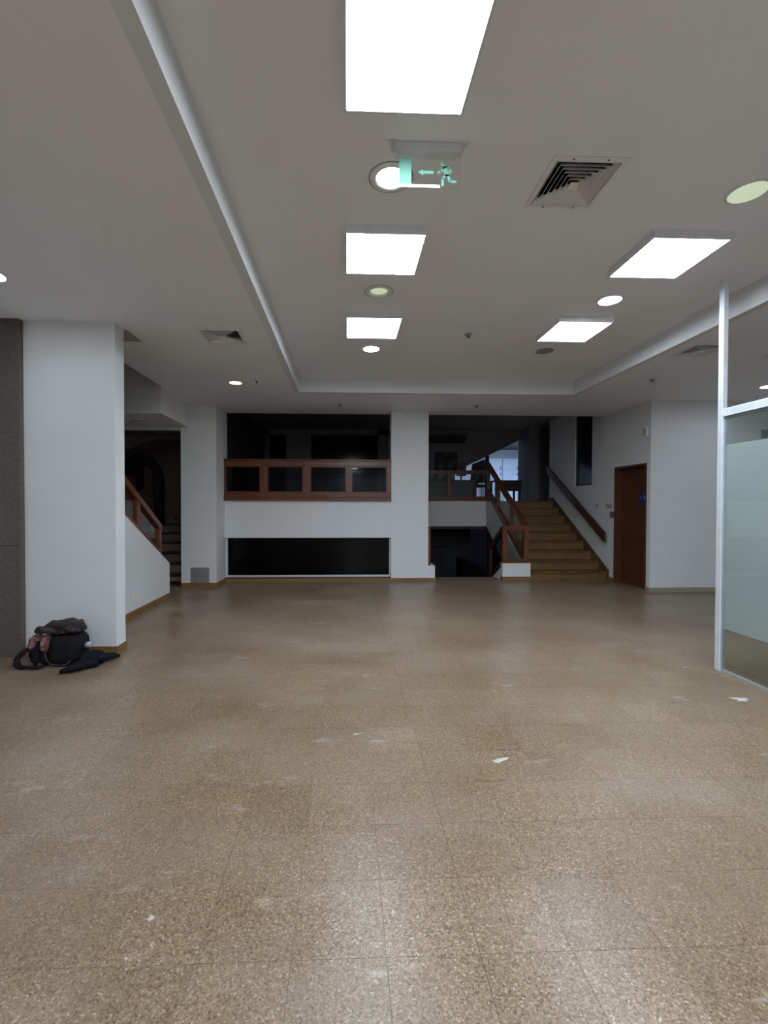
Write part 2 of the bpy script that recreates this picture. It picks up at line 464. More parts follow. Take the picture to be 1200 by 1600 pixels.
# ================================================================== CEILINGS
V_L = (-1.53, -1.09, 4.69, 5.13); V_R = (3.82, 4.26, 4.90, 5.34); V_T = (1.18, 1.63, 2.605, 3.055); V_E = (4.96, 5.40, 4.92, 5.36)
def inset(v, d): return (v[0] + d, v[1] - d, v[2] + d, v[3] - d)
DL_OPEN = [(0.265, 2.82), (0.295, 4.32)]      # recessed lamps with a visible reflector bowl
HB = 0.088
low = slab('ceiling', (XL - 0.2, XR), (YB - 0.2, 9.0), LC,
           [inset(TRAY, -0.08), inset(V_L, 0.03), inset(V_R, 0.03), inset(V_E, 0.03), (XL - 0.2, -2.8, 4.75, 7.12)], 'ceiling', 0.06)
struct(low, 'lower white ceiling around the raised tray')
tray = struct(slab('ceiling_tray', (TRAY[0] - 0.08, TRAY[1] + 0.08), (TRAY[2] - 0.08, TRAY[3] + 0.08), TC,
                   [inset(V_T, 0.03)] + [(x - HB, x + HB, y - HB, y + HB) for x, y in DL_OPEN], 'ceiling', 0.06),
              'raised tray of the white ceiling with square light panels')
tm = MB()
tm.box(TRAY[0] - 0.08, TRAY[0], TRAY[2] - 0.08, TRAY[3] + 0.08, LC, TC)
tm.box(TRAY[1], TRAY[1] + 0.08, TRAY[2] - 0.08, TRAY[3] + 0.08, LC, TC)
tm.box(TRAY[0], TRAY[1], TRAY[3], TRAY[3] + 0.08, LC, TC)
tm.box(TRAY[0], TRAY[1], TRAY[2] - 0.08, TRAY[2], LC, TC)
struct(tm.build('trim_1', 'wall'), 'white upright edge around the ceiling tray')

# ================================================================== WALLS OF THE HALL
struct(box('wall_back', XL - 0.2, XR + 0.2, YB - 0.2, YB, 0, LC, 'wall'))
struct(box('wall_left', XL - 0.2, XL, YB, 4.75, 0, LC, 'wall'))
struct(box('wall_side', XR, XR + 0.2, YB, 7.8, 0, LC, 'wall'))
struct(box('wall_right', RX, XR, 7.6, 7.655, 0, LC, 'wall'), 'white wall facing the hall right of the wooden door')
# door wall: pieces around the door and the high window
DY0, DY1, DZ = 7.70, 8.635, 2.20
WY0, WY1, WZ = 9.47, 10.20, 1.91
m = MB()
m.box(RX, RX + 0.16, 7.655, DY0, 0, LC)
m.box(RX, RX + 0.16, DY0, DY1, DZ, LC)
m.box(RX, RX + 0.16, DY1, WY0, 0, 3.7)
m.box(RX, RX + 0.16, WY0, WY1, 0, WZ)
m.box(RX, RX + 0.16, WY1, 11.5, 0, 3.7)
struct(m.build('wall_door', 'wall'), 'white wall with the wooden door running up beside the stairs')
# window in it
wn = struct(MB().box(RX + 0.05, RX + 0.09, WY0, WY1, WZ, 3.7).build('window_1', 'night_glass'), 'tall dark window in the wall above the stairs')
m = MB(); m.box(RX + 0.03, RX + 0.10, WY0, WY0 + 0.035, WZ, 3.7).box(RX + 0.03, RX + 0.10, WY1 - 0.035, WY1, WZ, 3.7).box(RX + 0.03, RX + 0.10, WY0 + 0.035, WY1 - 0.035, WZ, WZ + 0.035)
m.build('window_frame', 'rubber', wn)
# door
door = struct(box('door_1', RX + 0.12, RX + 0.16, DY0 + 0.035, DY1 - 0.035, 0.006, DZ - 0.035, 'door', None, 0.002), 'reddish brown wooden door with a small blue sign')
m = MB()
m.box(RX - 0.012, RX + 0.17, DY0 - 0.005, DY0 + 0.035, 0, DZ + 0.01).box(RX - 0.012, RX + 0.17, DY1 - 0.035, DY1 + 0.005, 0, DZ + 0.01)
m.box(RX - 0.012, RX + 0.17, DY0 + 0.035, DY1 - 0.035, DZ - 0.035, DZ + 0.01)
m.build('door_frame', 'door', door, 0.003)
m = MB(); m.box(RX + 0.114, RX + 0.121, DY0 + 0.30, DY0 + 0.303, 0.01, DZ - 0.04); m.build('leaf_seam', 'dark_rail', door)
# blue sign on the leaf
SX = RX + 0.119
sg = thing('door_sign', 'small blue sign with pale lettering on the wooden door', 'sign', (SX, 7.95, 1.49))
box('sign_plate', SX - 0.006, SX, 7.86, 8.07, 1.49, 1.70, 'blue_sign', sg, 0.002)
m = MB()
for k, wd in enumerate((0.07, 0.05, 0.08, 0.06)):
    y = 8.055 - k * 0.012
for row, segs in ((1.637, ((8.055, 8.035), (8.030, 8.018), (8.013, 7.998))), (1.605, ((8.055, 8.030), (8.025, 8.003), (7.998, 7.985), (7.980, 7.955)))):
    for a, b_ in segs: m.box(SX - 0.0075, SX - 0.006, b_, a, row - 0.009, row + 0.009)
m.build('lettering', 'pale_blue', sg)
m = MB(); pts = [(7.905 + 0.032 * math.cos(a), 1.625 + 0.05 * math.sin(a)) for a in [2 * math.pi * k / 20 for k in range(20)]]
m.prism(pts, 0, SX - 0.0078, SX - 0.006); m.build('emblem', 'print_white', sg)
m = MB(); m.prism([(7.935, 1.64), (7.92, 1.672), (7.885, 1.672), (7.885, 1.655), (7.912, 1.655)], 0, SX - 0.0074, SX - 0.006); m.build('emblem', 'pale_blue', sg)

# far wall: white beam between the windows, pier, left pillar
struct(box('wall_far', -2.34, 0.845, FY + 0.004, FY + 0.26, 0.85, 1.56, 'wall'), 'white wall band between wooden railing and low dark window')
tag(box('column', 0.845, 1.57, FY, FY + 0.35, 0, LC, 'wall', None, 0.004), 'white pier between the long railing and the stairs', 'column')
pl = thing('column', 'white pillar with a square grey floor plate left of the long railing', 'column', (-2.64, 8.5, 0))
box('shaft', -2.955, -2.33, 8.25, 9.0, 0, LC, 'wall', pl, 0.004)
box('cover_plate', -2.787, -2.461, 8.244, 8.25, 0.085, 0.354, 'plate_grey', pl)
# left front column and granite pier
cl = thing('column', 'wide white column standing behind the heap of clothes', 'column', (-2.70, 4.66, 0))
box('shaft', -3.40, -2.268, 4.58, 4.76, 0, LC, 'wall', cl, 0.004)
gp = thing('granite_pier', 'dark brown granite pier at the left edge of the picture', 'column', (-3.78, 4.6, 0))
for z0, z1 in ((0.0, 1.08), (1.082, 2.16), (2.162, LC)):
    box('granite_slab', -4.49, -3.14, 4.52, 4.578, z0, z1, 'granite', gp, 0.003)
struct(box('trim_2', -2.62, -2.236, 4.765, 5.09, LC - 0.006, LC - 0.0005, 'board'), 'darker ceiling patch beside the white column')

# baseboards
BH = 0.082
struct(box('baseboard_column', -3.13, -2.252, 4.566, 4.58, 0, BH, 'base_x'))
struct(box('baseboard_column', -2.267, -2.252, 4.581, 4.76, 0, BH, 'base_y'))
struct(box('baseboard_pillar', -2.955, -2.318, 8.236, 8.249, 0, BH, 'base_x'))
struct(box('baseboard_pillar', -2.329, -2.316, 8.25, 8.78, 0, BH, 'base_y'))
struct(box('baseboard_far', -2.316, 1.57, FY - 0.014, FY - 0.001, 0, 0.066, 'base_x'))
struct(box('baseboard_right', RX, XR, 7.586, 7.599, 0, 0.078, 'base_pale'))
struct(box('baseboard_door', RX - 0.014, RX - 0.001, 7.586, DY0 - 0.006, 0, 0.078, 'base_pale'))
struct(box('baseboard_door', RX - 0.014, RX - 0.001, DY1 + 0.006, FY, 0, 0.078, 'base_y'))

# low dark window under the white band
w2 = struct(MB().box(-2.30, 0.82, FY + 0.12, FY + 0.13, 0.105, 0.835).build('window_2', 'dark_pane'), 'long low dark window at floor level')
m = MB()
m.box(-2.33, 0.845, FY + 0.09, FY + 0.16, 0.085, 0.115).box(-2.33, -2.30, FY + 0.09, FY + 0.16, 0.115, 0.85)
m.box(0.82, 0.845, FY + 0.09, FY + 0.16, 0.115, 0.85).box(-2.30, 0.82, FY + 0.09, FY + 0.16, 0.835, 0.85)
m.build('window_frame', 'alu_white', w2)
box('window_sill', -2.33, 0.845, FY + 0.0, FY + 0.26, 0.0, 0.084, 'dark_rail', w2)

# ================================================================== WOODEN GLAZED RAILINGS
def rail_long():
    t = thing('railing', 'long red wooden railing with four glass panels above the white band', 'railing', (-0.78, FY, 1.56))
    x0, x1 = -2.395, 0.845; y0, y1 = FY - 0.055, FY + 0.045
    box('bottom_board', x0 - 0.012, x1, y0 - 0.02, y1 + 0.03, 1.56, 1.615, 'rail_x', t, 0.004)
    box('bottom_rail', x0, x1, y0, y1, 1.616, 1.712, 'rail_x', t, 0.004)
    box('top_rail', x0, x1, y0, y1, 2.215, 2.312, 'rail_x', t, 0.004)
    box('handrail', x0 - 0.008, x1, y0 - 0.018, y1 + 0.018, 2.313, 2.342, 'rail_x', t, 0.006)
    posts = [(-2.395, -2.315), (-1.648, -1.522), (-0.838, -0.706), (-0.018, 0.078), (0.762, 0.845)]
    for a, b_ in posts: box('post', a, b_, y0 + 0.004, y1 - 0.004, 1.713, 2.214, 'rail_z', t, 0.003)
    for k in range(4):
        box('glass_panel', posts[k][1] + 0.001, posts[k + 1][0] - 0.001, FY - 0.009, FY - 0.003, 1.714, 2.213, 'smoke_glass', t)
        a, b_ = posts[k][1] + 0.001, posts[k + 1][0] - 0.001; z0, z1 = 1.714, 2.213; s = 0.018
        MB().box(a, b_, FY - 0.03, FY - 0.012, z0, z0 + s).box(a, b_, FY - 0.03, FY - 0.012, z1 - s, z1).box(a, a + s, FY - 0.03, FY - 0.012, z0 + s, z1 - s).box(b_ - s, b_, FY - 0.03, FY - 0.012, z0 + s, z1 - s).build('glazing_bead', 'rail_x', t)
rail_long()

def rail_mid():
    y = 11.55
    t = thing('railing', 'short red wooden railing with two glass panels at the stair landing', 'railing', (2.6, y, MZ))
    x0, x1 = 1.45, 3.63
    box('bottom_rail', x0, x1, y - 0.05, y + 0.05, MZ, 1.70, 'rail_x', t, 0.004)
    box('top_rail', x0, x1, y - 0.05, y + 0.05, 2.26, 2.36, 'rail_x', t, 0.006)
    posts = [(1.45, 1.55), (2.535, 2.625), (3.555, 3.63)]
    for a, b_ in posts: box('post', a, b_, y - 0.045, y + 0.045, 1.701, 2.259, 'rail_z', t, 0.003)
    for k in range(2): box('glass_panel', posts[k][1] + 0.001, posts[k + 1][0] - 0.001, y - 0.004, y + 0.004, 1.702, 2.258, 'glass', t)
rail_mid()

def sloped(m, x0, x1, ya, za, yb, zb, h):
    return m.prism([(ya, za), (yb, zb), (yb, zb + h), (ya, za + h)], 0, x0, x1)

# newel: framed glass panel on a white plinth, between the two flights
pn = thing('stair_plinth', 'low white plinth with wooden base between the two stair flights', 'plinth', (3.3, 8.86, 0))
box('base', 3.03, 3.585, FY + 0.0, FY + 0.13, 0, 0.08, 'base_x', pn)
box('block', 3.03, 3.585, FY + 0.004, FY + 0.126, 0.081, 0.345, 'wall', pn, 0.003)
MB().prism([(8.927, 0.0), (8.927, 0.24), (9.37, 0.005), (9.37, 0.0)], 0, 3.03, 3.12).build('side_wedge', 'wall', pn)
nw = thing('railing', 'red wooden frame with one glass pane on the low white plinth', 'railing', (3.3, 8.86, 0.345))
NY0, NY1 = FY + 0.01, FY + 0.10
box('bottom_rail', 3.035, 3.56, NY0, NY1, 0.346, 0.435, 'rail_x', nw, 0.003)
box('top_rail', 3.035, 3.56, NY0, NY1, 0.985, 1.07, 'rail_x', nw, 0.004)
box('post', 3.035, 3.12, NY0 + 0.002, NY1 - 0.002, 0.436, 0.984, 'rail_z', nw, 0.003)
box('post', 3.455, 3.56, NY0 + 0.002, NY1 - 0.002, 0.436, 0.984, 'rail_z', nw, 0.003)
box('glass_panel', 3.121, 3.454, FY + 0.05, FY + 0.058, 0.437, 0.983, 'glass', nw)

# flight up: steps
def nosing(y): return RISE + (y - FY) * RISE / GO
st = thing('staircase', 'brown wooden staircase climbing to the dark mezzanine', 'staircase', (4.35, FY, 0))
SX0, SX1 = 3.59, RX - 0.03
for k in range(9):
    y = FY + 0.03 + k * GO; z = (k + 1) * RISE
    box('riser', SX0, SX1, y, y + 0.03, z - RISE, z - 0.036, 'step_x', st)
    if k < 8: box('tread', SX0, SX1, y - 0.025, y + GO + 0.0, z - 0.035, z, 'tread', st, 0.006)
    else: box('tread', SX0, SX1, y - 0.025, y + 0.25, z - 0.035, z, 'tread', st, 0.006)
m = MB()
saw = [(FY - 0.02, 0.0), (FY - 0.02, 0.10)]
ytop = FY + 8 * GO
m.prism([(FY - 0.0, 0.0), (FY + 0.15, 0.0), (ytop + 0.3, nosing(ytop) - 0.06), (ytop + 0.3, MZ + 0.09), (ytop + 0.06, MZ + 0.09), (FY - 0.0, nosing(FY) + 0.03)], 0, RX - 0.029, RX - 0.003)
m.build('wall_string', 'string', st)
m = MB()
m.prism([(FY + 0.14, 0.0), (FY + 1.15, 0.0), (11.5, nosing(11.5) - 0.80), (11.5, MZ - 0.01), (11.25, MZ - 0.01), (FY + 0.14, nosing(FY) + 0.02)], 0, 3.53, 3.585)
m.build('outer_string', 'wall', st)
# its railing
rr = thing('railing', 'sloping red wooden railing with glass beside the staircase', 'railing', (3.55, 9.9, nosing(9.9)))
ya, yb = FY + 0.13, 11.48
def zb_(y): return nosing(y) + 0.03
sloped(MB(), 3.515, 3.60, ya, zb_(ya), yb, zb_(yb), 0.14).build('bottom_rail', 'rail_y', rr, 0.003)
sloped(MB(), 3.51, 3.605, ya, zb_(ya) + 0.68, yb, zb_(yb) + 0.68, 0.11).build('top_rail', 'rail_y', rr, 0.004)
for y in (FY + 0.14, 9.75, 10.62, 11.40):
    MB().prism([(y, zb_(y) + 0.141), (y + 0.075, zb_(y + 0.075) + 0.141), (y + 0.075, zb_(y + 0.075) + 0.679), (y, zb_(y) + 0.679)], 0, 3.52, 3.595).build('post', 'rail_z', rr, 0.003)
for a, b_ in ((FY + 0.216, 9.749), (9.826, 10.619), (10.696, 11.399)):
    MB().prism([(a, zb_(a) + 0.142), (b_, zb_(b_) + 0.142), (b_, zb_(b_) + 0.678), (a, zb_(a) + 0.678)], 0, 3.553, 3.561).build('glass_panel', 'glass', rr)
# wall handrail: deep dark board on the right wall
hr = thing('handrail', 'dark wooden board handrail fixed along the stair wall', 'handrail', (RX - 0.06, 10.2, nosing(10.2)))
za = 0.748; zb2 = za + (11.45 - 8.83) * 0.588
sloped(MB(), RX - 0.095, RX - 0.05, 8.83, za, 11.45, zb2, 0.185).build('board', 'dark_rail', hr, 0.006)
for y in (9.2, 10.15, 11.1):
    z = za + (y - 8.83) * 0.588 + 0.09
    MB().box(RX - 0.05, RX - 0.001, y - 0.025, y + 0.025, z - 0.025, z + 0.025).build('bracket', 'dark_plastic', hr)

# flight down
sd = thing('staircase', 'dark flight of stairs leading down beside the white pier', 'staircase', (2.37, 9.3, -1.4))
for k in range(8):
    y = 9.31 + k * GO; z = -k * RISE
    box('riser', 1.72, 3.02, y, y + 0.02, z - RISE + 0.001, z - 0.006, 'tread', sd)
    box('tread', 1.72, 3.02, y + 0.021, y + GO + 0.02, z - RISE - 0.03, z - RISE, 'tread', sd)
MB().prism([(9.38, -0.02), (9.38, -0.4), (11.75, -1.42), (11.75, -1.35)], 0, 3.03, 3.12).build('side_wall', 'rear_dark', sd)
rd = thing('railing', 'dark wooden railing sloping down beside the lower flight', 'railing', (3.07, 9.5, 0.0))
def zd(y): return 0.37 - (y - FY) * 0.587
sloped(MB(), 3.035, 3.115, FY + 0.14, zd(FY + 0.14), 9.72, zd(9.72), 0.10).build('bottom_rail', 'dark_rail', rd, 0.003)
sloped(MB(), 3.035, 3.115, FY + 0.14, zd(FY + 0.14) + 0.66, 9.72, zd(9.72) + 0.66, 0.10).build('top_rail', 'dark_rail', rd, 0.003)
for y in (9.62,): MB().prism([(y, zd(y) + 0.101), (y + 0.07, zd(y + 0.07) + 0.101), (y + 0.07, zd(y + 0.07) + 0.659), (y, zd(y) + 0.659)], 0, 3.04, 3.11).build('post', 'dark_rail', rd)
MB().prism([(FY + 0.15, zd(FY + 0.15) + 0.101), (9.599, zd(9.599) + 0.101), (9.599, zd(9.599) + 0.659), (FY + 0.15, zd(FY + 0.15) + 0.659)], 0, 3.07, 3.078).build('glass_panel', 'smoke_glass', rd)
# kerb with end post on the pier side of the lower flight
kb = thing('stair_plinth', 'small white kerb beside the white pier at the lower flight', 'plinth', (1.64, 8.9, 0))
box('block', 1.571, 1.708, FY + 0.02, FY + 0.5, 0.06, 0.30, 'wall', kb, 0.003)
box('base', 1.571, 1.715, FY + 0.012, FY + 0.5, 0.0, 0.059, 'base_x', kb)
ep = thing('railing', 'narrow red wooden end post beside the white pier', 'railing', (1.6, 8.9, 0.30))
box('post', 1.572, 1.622, FY + 0.03, FY + 0.10, 0.301, 1.06, 'rail_z', ep, 0.003)
sloped(MB(), 1.572, 1.622, FY + 0.101, 0.96, 10.2, 0.35, 0.09).build('top_rail', 'rail_y', ep)

# ================================================================== LEFT STAIRWELL
hw_pts = [(7.34, 0.0), (7.34, 0.552), (4.78, 0.552 + 2.56 * 0.549), (4.78, 0.0)]
struct(MB().prism(hw_pts, 0, -2.93, -2.81).build('wall_stair', 'wall'), 'white sloping half wall beside the left stairs')
struct(box('baseboard_stair', -2.809, -2.795, 4.78, 7.352, 0, 0.085, 'base_y'))
def hz(y): return 0.552 + (7.34 - y) * 0.549
lr = thing('railing', 'red wooden sloping railing with glass on the left half wall', 'railing', (-2.87, 6.2, 1.2))
sloped(MB(), -2.91, -2.83, 7.10, hz(7.10) + 0.001, 4.8, hz(4.8) + 0.001, 0.075).build('bottom_rail', 'rail_y', lr, 0.003)
sloped(MB(), -2.915, -2.825, 7.10, 1.075, 4.8, 1.075 + 2.3 * 0.585, 0.095).build('top_rail', 'rail_y', lr, 0.004)
def tz(y): return 1.075 + (7.10 - y) * 0.585
for a, b_ in ((7.02, 7.10), (6.30, 6.39), (5.5, 5.58)):
    MB().prism([(a, hz(a) + 0.077), (b_, hz(b_) + 0.077), (b_, tz(b_) - 0.001), (a, tz(a) - 0.001)], 0, -2.905, -2.835).build('post', 'rail_z', lr, 0.003)
for a, b_ in ((6.391, 7.019), (5.581, 6.299)):
    MB().prism([(a, hz(a) + 0.078), (b_, hz(b_) + 0.078), (b_, tz(b_) - 0.002), (a, tz(a) - 0.002)], 0, -2.874, -2.866).build('glass_panel', 'glass', lr)
fa = thing('staircase', 'dark stairs rising toward the viewer behind the left half wall', 'staircase', (-3.55, 7.2, 0))
for k in range(8):
    y = 7.2 - k * GO; z = (k + 1) * RISE
    box('riser', -4.28, -2.94, y - 0.02, y, z - RISE, z - 0.031, 'beige_riser', fa)
    box('tread', -4.28, -2.94, y - GO - 0.02, y + 0.015, z - 0.03, z, 'tread', fa)
fb = thing('staircase', 'beige stairs with dark treads climbing away left of the pillar', 'staircase', (-3.6, 8.6, 0))
for k in range(6):
    y = 8.60 + k * GO; z = (k + 1) * RISE
    box('riser', -4.28, -2.965, y, y + 0.02, z - RISE + (0 if k else 0.055), z - 0.031, 'beige_riser', fb)
    if k == 0: box('riser', -4.28, -2.965, y, y + 0.02, 0, 0.054, 'dark_rail', fb)
    box('tread', -4.28, -2.965, y - 0.03, y + GO + (0 if k < 5 else 1.6), z - 0.03, z, 'dark_rail', fb)
# shell of the stairwell
struct(box('wall_stairwell', -4.48, -4.3, 4.76, 8.3, 0, 5.2, 'stairwell_wall'))
m = MB(); m.box(-4.3, -2.8, 7.0, 7.12, 2.85, 5.2); m.box(-4.3, -2.8, 7.12, 8.249, 2.85, LC + 0.04); m.box(-4.3, -2.956, 8.249, 8.36, 2.80, LC + 0.04)
struct(m.build('wall_bulkhead', 'wall'), 'white bulkhead above the left stair opening')
struct(box('wall_shaft', -2.8, -2.66, 4.76, 7.0, LC + 0.07, 5.2, 'wall'))
struct(box('wall_shaft', -4.3, -2.66, 4.62, 4.755, LC + 0.07, 5.2, 'wall'))
struct(box('ceiling_shaft', -4.5, -2.6, 4.6, 7.15, 5.201, 5.3, 'ceiling'))
m = MB(); m.box(-6.2, -6.05, 8.3, 13.2, -0.2, 3.7); m.box(-6.05, -2.7, 12.2, 12.35, 0, 3.7); m.box(-6.05, -4.31, 8.3, 8.42, 0, 3.7); m.box(-2.955, -2.80, 9.0, 12.2, 0, 3.7)
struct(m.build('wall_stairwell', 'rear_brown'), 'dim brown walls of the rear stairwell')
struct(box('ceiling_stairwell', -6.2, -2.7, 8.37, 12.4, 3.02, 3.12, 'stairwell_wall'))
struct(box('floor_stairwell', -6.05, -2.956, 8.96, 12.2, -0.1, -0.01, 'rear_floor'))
# what stands in the dim stairwell
fl = thing('staircase', 'pale slanting underside of an upper flight in the dim stairwell', 'staircase', (-4.8, 11.2, 1.05))
MB().prism([(-6.04, 2.30), (-4.35, 2.98), (-3.0, 2.98), (-3.0, 3.015), (-6.04, 3.015)], 1, 10.6, 11.9).build('soffit', 'stairwell_wall', fl)
MB().prism([(-5.85, 2.22), (-4.75, 2.70), (-4.72, 1.85), (-5.05, 1.70), (-5.4, 1.98)], 1, 10.75, 10.85).build('dark_string', 'rear_dark', fl)
tag(MB().box(-5.6, -4.72, 10.30, 10.42, 1.057, 2.10).build('wood_panel', 'cab_orange', None, 0.004), 'orange brown wooden panel behind the left sloping railing', 'panel')
bpy.data.objects['wood_panel'].location.z = 1.057
pts = [(-4.70, 10.15, 2.42)] + [(-4.42 + 0.30 * math.sin(a), 10.15, 2.10 + 0.32 * math.cos(a)) for a in [R(d) for d in range(0, 100, 12)]] + [(-4.10, 10.15, 1.7), (-4.10, 10.15, 1.057)]
tag(MB().tube(pts, [0.10] * 9 + [0.12] * (len(pts) - 9), 12).build('duct_pipe', 'rear_dark', None, 0, True), 'dark curved pipe standing in the dim stairwell', 'pipe')
tag(MB().prism([(-3.96, 1.057), (-3.62, 1.057), (-3.66, 1.10), (-3.80, 1.13), (-3.86, 1.24)], 1, 10.2, 10.45).build('paper_bundle', 'beige_riser', None, 0.004), 'pale bundle lying on the landing above the beige stairs', 'bundle')
dl = thing('ceiling_lamp', 'small unlit lamp under the left stair bulkhead', 'lamp', (-3.45, 7.72, 2.85))
MB().lathe([(0.0, -0.03), (0.06, -0.028), (0.085, -0.012), (0.09, -0.001)], (-3.45, 7.72, 2.85), 20).build('dome', 'white_plastic', dl, 0, True)
MB().lathe([(0.091, -0.014), (0.105, -0.014), (0.105, -0.001), (0.091, -0.001)], (-3.45, 7.72, 2.85), 20, True).build('rim', 'plate_grey', dl)

# ================================================================== MEZZANINE AND LOWER LEVEL (dark)
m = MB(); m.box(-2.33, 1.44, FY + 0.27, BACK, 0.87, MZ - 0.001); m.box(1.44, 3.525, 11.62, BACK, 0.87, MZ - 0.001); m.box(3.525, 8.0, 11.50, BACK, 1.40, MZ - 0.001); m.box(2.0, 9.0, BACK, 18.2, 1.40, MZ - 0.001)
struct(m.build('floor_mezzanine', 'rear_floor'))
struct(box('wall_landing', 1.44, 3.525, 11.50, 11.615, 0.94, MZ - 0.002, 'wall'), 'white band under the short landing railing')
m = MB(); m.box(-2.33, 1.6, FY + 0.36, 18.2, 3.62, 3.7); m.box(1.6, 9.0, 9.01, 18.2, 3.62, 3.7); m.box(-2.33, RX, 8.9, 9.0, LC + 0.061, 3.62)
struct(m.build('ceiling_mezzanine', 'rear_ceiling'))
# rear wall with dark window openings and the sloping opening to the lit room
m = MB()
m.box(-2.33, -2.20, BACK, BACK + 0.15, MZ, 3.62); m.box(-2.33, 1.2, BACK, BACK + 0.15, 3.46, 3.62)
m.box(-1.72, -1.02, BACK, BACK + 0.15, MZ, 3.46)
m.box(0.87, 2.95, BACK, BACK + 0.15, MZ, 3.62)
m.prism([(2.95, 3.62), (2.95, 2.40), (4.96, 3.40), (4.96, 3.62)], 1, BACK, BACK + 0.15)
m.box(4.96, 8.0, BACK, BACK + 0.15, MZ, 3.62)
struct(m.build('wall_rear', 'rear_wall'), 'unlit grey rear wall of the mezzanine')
struct(MB().box(-2.20, -1.72, BACK + 0.05, BACK + 0.07, MZ, 3.46).build('window_3', 'night_glass'))
struct(MB().box(-1.02, 0.87, BACK + 0.05, BACK + 0.07, MZ, 3.46).build('window_4', 'night_glass'))
struct(box('wall_recess', -2.48, -2.335, 9.0, BACK + 0.2, -1.5, 3.7, 'rear_dark'))
struct(box('wall_jamb', 4.96, 5.25, 12.35, BACK - 0.001, MZ, 3.619, 'rear_wall'))
struct(box('wall_end', RX + 0.161, 8.0, 11.35, 11.5, MZ, 3.619, 'rear_wall'))
struct(MB().prism([(2.95, 2.36), (4.96, 3.36), (4.96, 3.40), (2.95, 2.40)], 1, BACK - 0.03, BACK + 0.18).build('trim_3', 'rear_wall'))
struct(box('trim_4', 3.99, 4.07, BACK + 0.02, BACK + 0.13, MZ, 2.90, 'rear_dark'))
# lit room behind
m = MB(); m.box(2.3, 8.6, 17.6, 17.75, MZ, 3.62); m.box(2.2, 2.3, BACK + 0.16, 17.75, MZ, 3.62); m.box(8.6, 8.75, BACK + 0.16, 17.75, MZ, 3.62)
struct(m.build('wall_office', 'wall'), 'white wall of the cold lit room behind the mezzanine')
cp = thing('ceiling_light', 'cold blue white panel lighting the room behind the mezzanine', 'light', (6.0, 13.75, 3.55))
box('diffuser', 5.1, 6.9, 13.45, 14.05, 3.555, 3.565, 'cold_lamp', cp)
box('frame', 5.08, 6.92, 13.43, 14.07, 3.566, 3.62, 'white_plastic', cp)
lock_x = [5.20, 5.83, 6.46, 7.09]
for k in range(3):
    lk = thing('locker', ['pale locker nearest the dark post in the lit rear room', 'pale locker in the middle of the row in the lit rear room', 'pale locker at the right end in the lit rear room'][k], 'locker', ((lock_x[k] + lock_x[k + 1]) / 2, 17.3, MZ), 'lockers in the rear room')
    a, b_ = lock_x[k] + 0.006, lock_x[k + 1] - 0.006
    box('body', a, b_, 17.05, 17.55, MZ, 3.24, 'locker', lk)
    for z0, z1 in ((MZ + 0.05, 2.74), (2.78, 3.21)):
        d = box('door', a + 0.01, b_ - 0.01, 17.025, 17.048, z0, z1, 'locker', lk, 0.003)
        box('handle', b_ - 0.07, b_ - 0.05, 17.005, 17.024, z0 + 0.03 if z0 > 2 else z1 - 0.15, z0 + 0.13 if z0 > 2 else z1 - 0.05, 'dark_plastic', d)
# furniture silhouettes on the mezzanine
dk = thing('desk', 'dark wooden desk at the head of the stairs', 'desk', (4.45, 12.75, MZ))
box('desk_top', 4.02, 4.80, 12.35, 12.9, 2.125, 2.16, 'desk_dark', dk, 0.004)
box('apron', 4.05, 4.77, 12.38, 12.40, 1.86, 2.124, 'desk_dark', dk)
for x in (4.06, 4.71):
    for y in (12.41, 12.83): box('leg', x, x + 0.05, y, y + 0.05, MZ, 2.124, 'desk_dark', dk)
d2 = thing('desk', 'grey desk behind the short landing railing', 'desk', (2.7, 12.4, MZ))
box('desk_top', 1.70, 3.45, 12.15, 12.75, 2.12, 2.15, 'desk_grey', d2, 0.003)
box('front_panel', 1.75, 3.40, 12.2, 12.22, MZ + 0.05, 2.119, 'desk_grey', d2)
for x in (1.70, 3.41): box('leg', x, x + 0.04, 12.16, 12.74, MZ, 2.119, 'desk_grey', d2)
for k, (x0, x1, h, lab) in enumerate(((2.42, 2.56, 0.16, 'small pale box on the grey desk beside the railing post'), (2.66, 2.90, 0.17, 'wider pale box on the grey desk under the picture'))):
    tag(box('storage_box', x0, x1, 12.25, 12.5, 2.151, 2.151 + h, 'grey_plastic', None, 0.004), lab, 'box')
mo = thing('monitor', 'dark screen standing on the grey desk', 'monitor', (3.12, 12.45, 2.151))
box('foot', 3.03, 3.21, 12.38, 12.52, 2.151, 2.163, 'dark_plastic', mo)
box('stem', 3.10, 3.14, 12.45, 12.47, 2.164, 2.30, 'dark_plastic', mo)
box('screen', 2.99, 3.25, 12.41, 12.445, 2.27, 2.64, 'dark_plastic', mo, 0.004)
lc = thing('chair', 'dark office chair silhouetted before the lit rear room', 'chair', (3.82, 13.5, MZ))
MB().lathe([(0.26, 0.0), (0.26, 0.03), (0.03, 0.07), (0.03, 0.42)], (3.82, 13.5, MZ), 16).build('base', 'rear_dark', lc)
box('seat', 3.58, 4.06, 13.28, 13.74, MZ + 0.421, MZ + 0.50, 'rear_dark', lc, 0.02)
MB().prism([(3.60, MZ + 0.55), (4.04, MZ + 0.55), (4.04, MZ + 1.20), (3.98, MZ + 1.22), (3.66, MZ + 1.10)], 1, 13.28, 13.34).build('backrest', 'rear_dark', lc, 0.01)
box('backrest_stem', 3.79, 3.85, 13.345, 13.37, MZ + 0.45, MZ + 0.75, 'rear_dark', lc)
pf = thing('picture_frame', 'dark framed picture on the rear wall above the short railing', 'picture', (2.83, BACK, 2.43))
PX0, PX1, PZ0, PZ1 = 2.50, 3.14, 2.43, 2.98
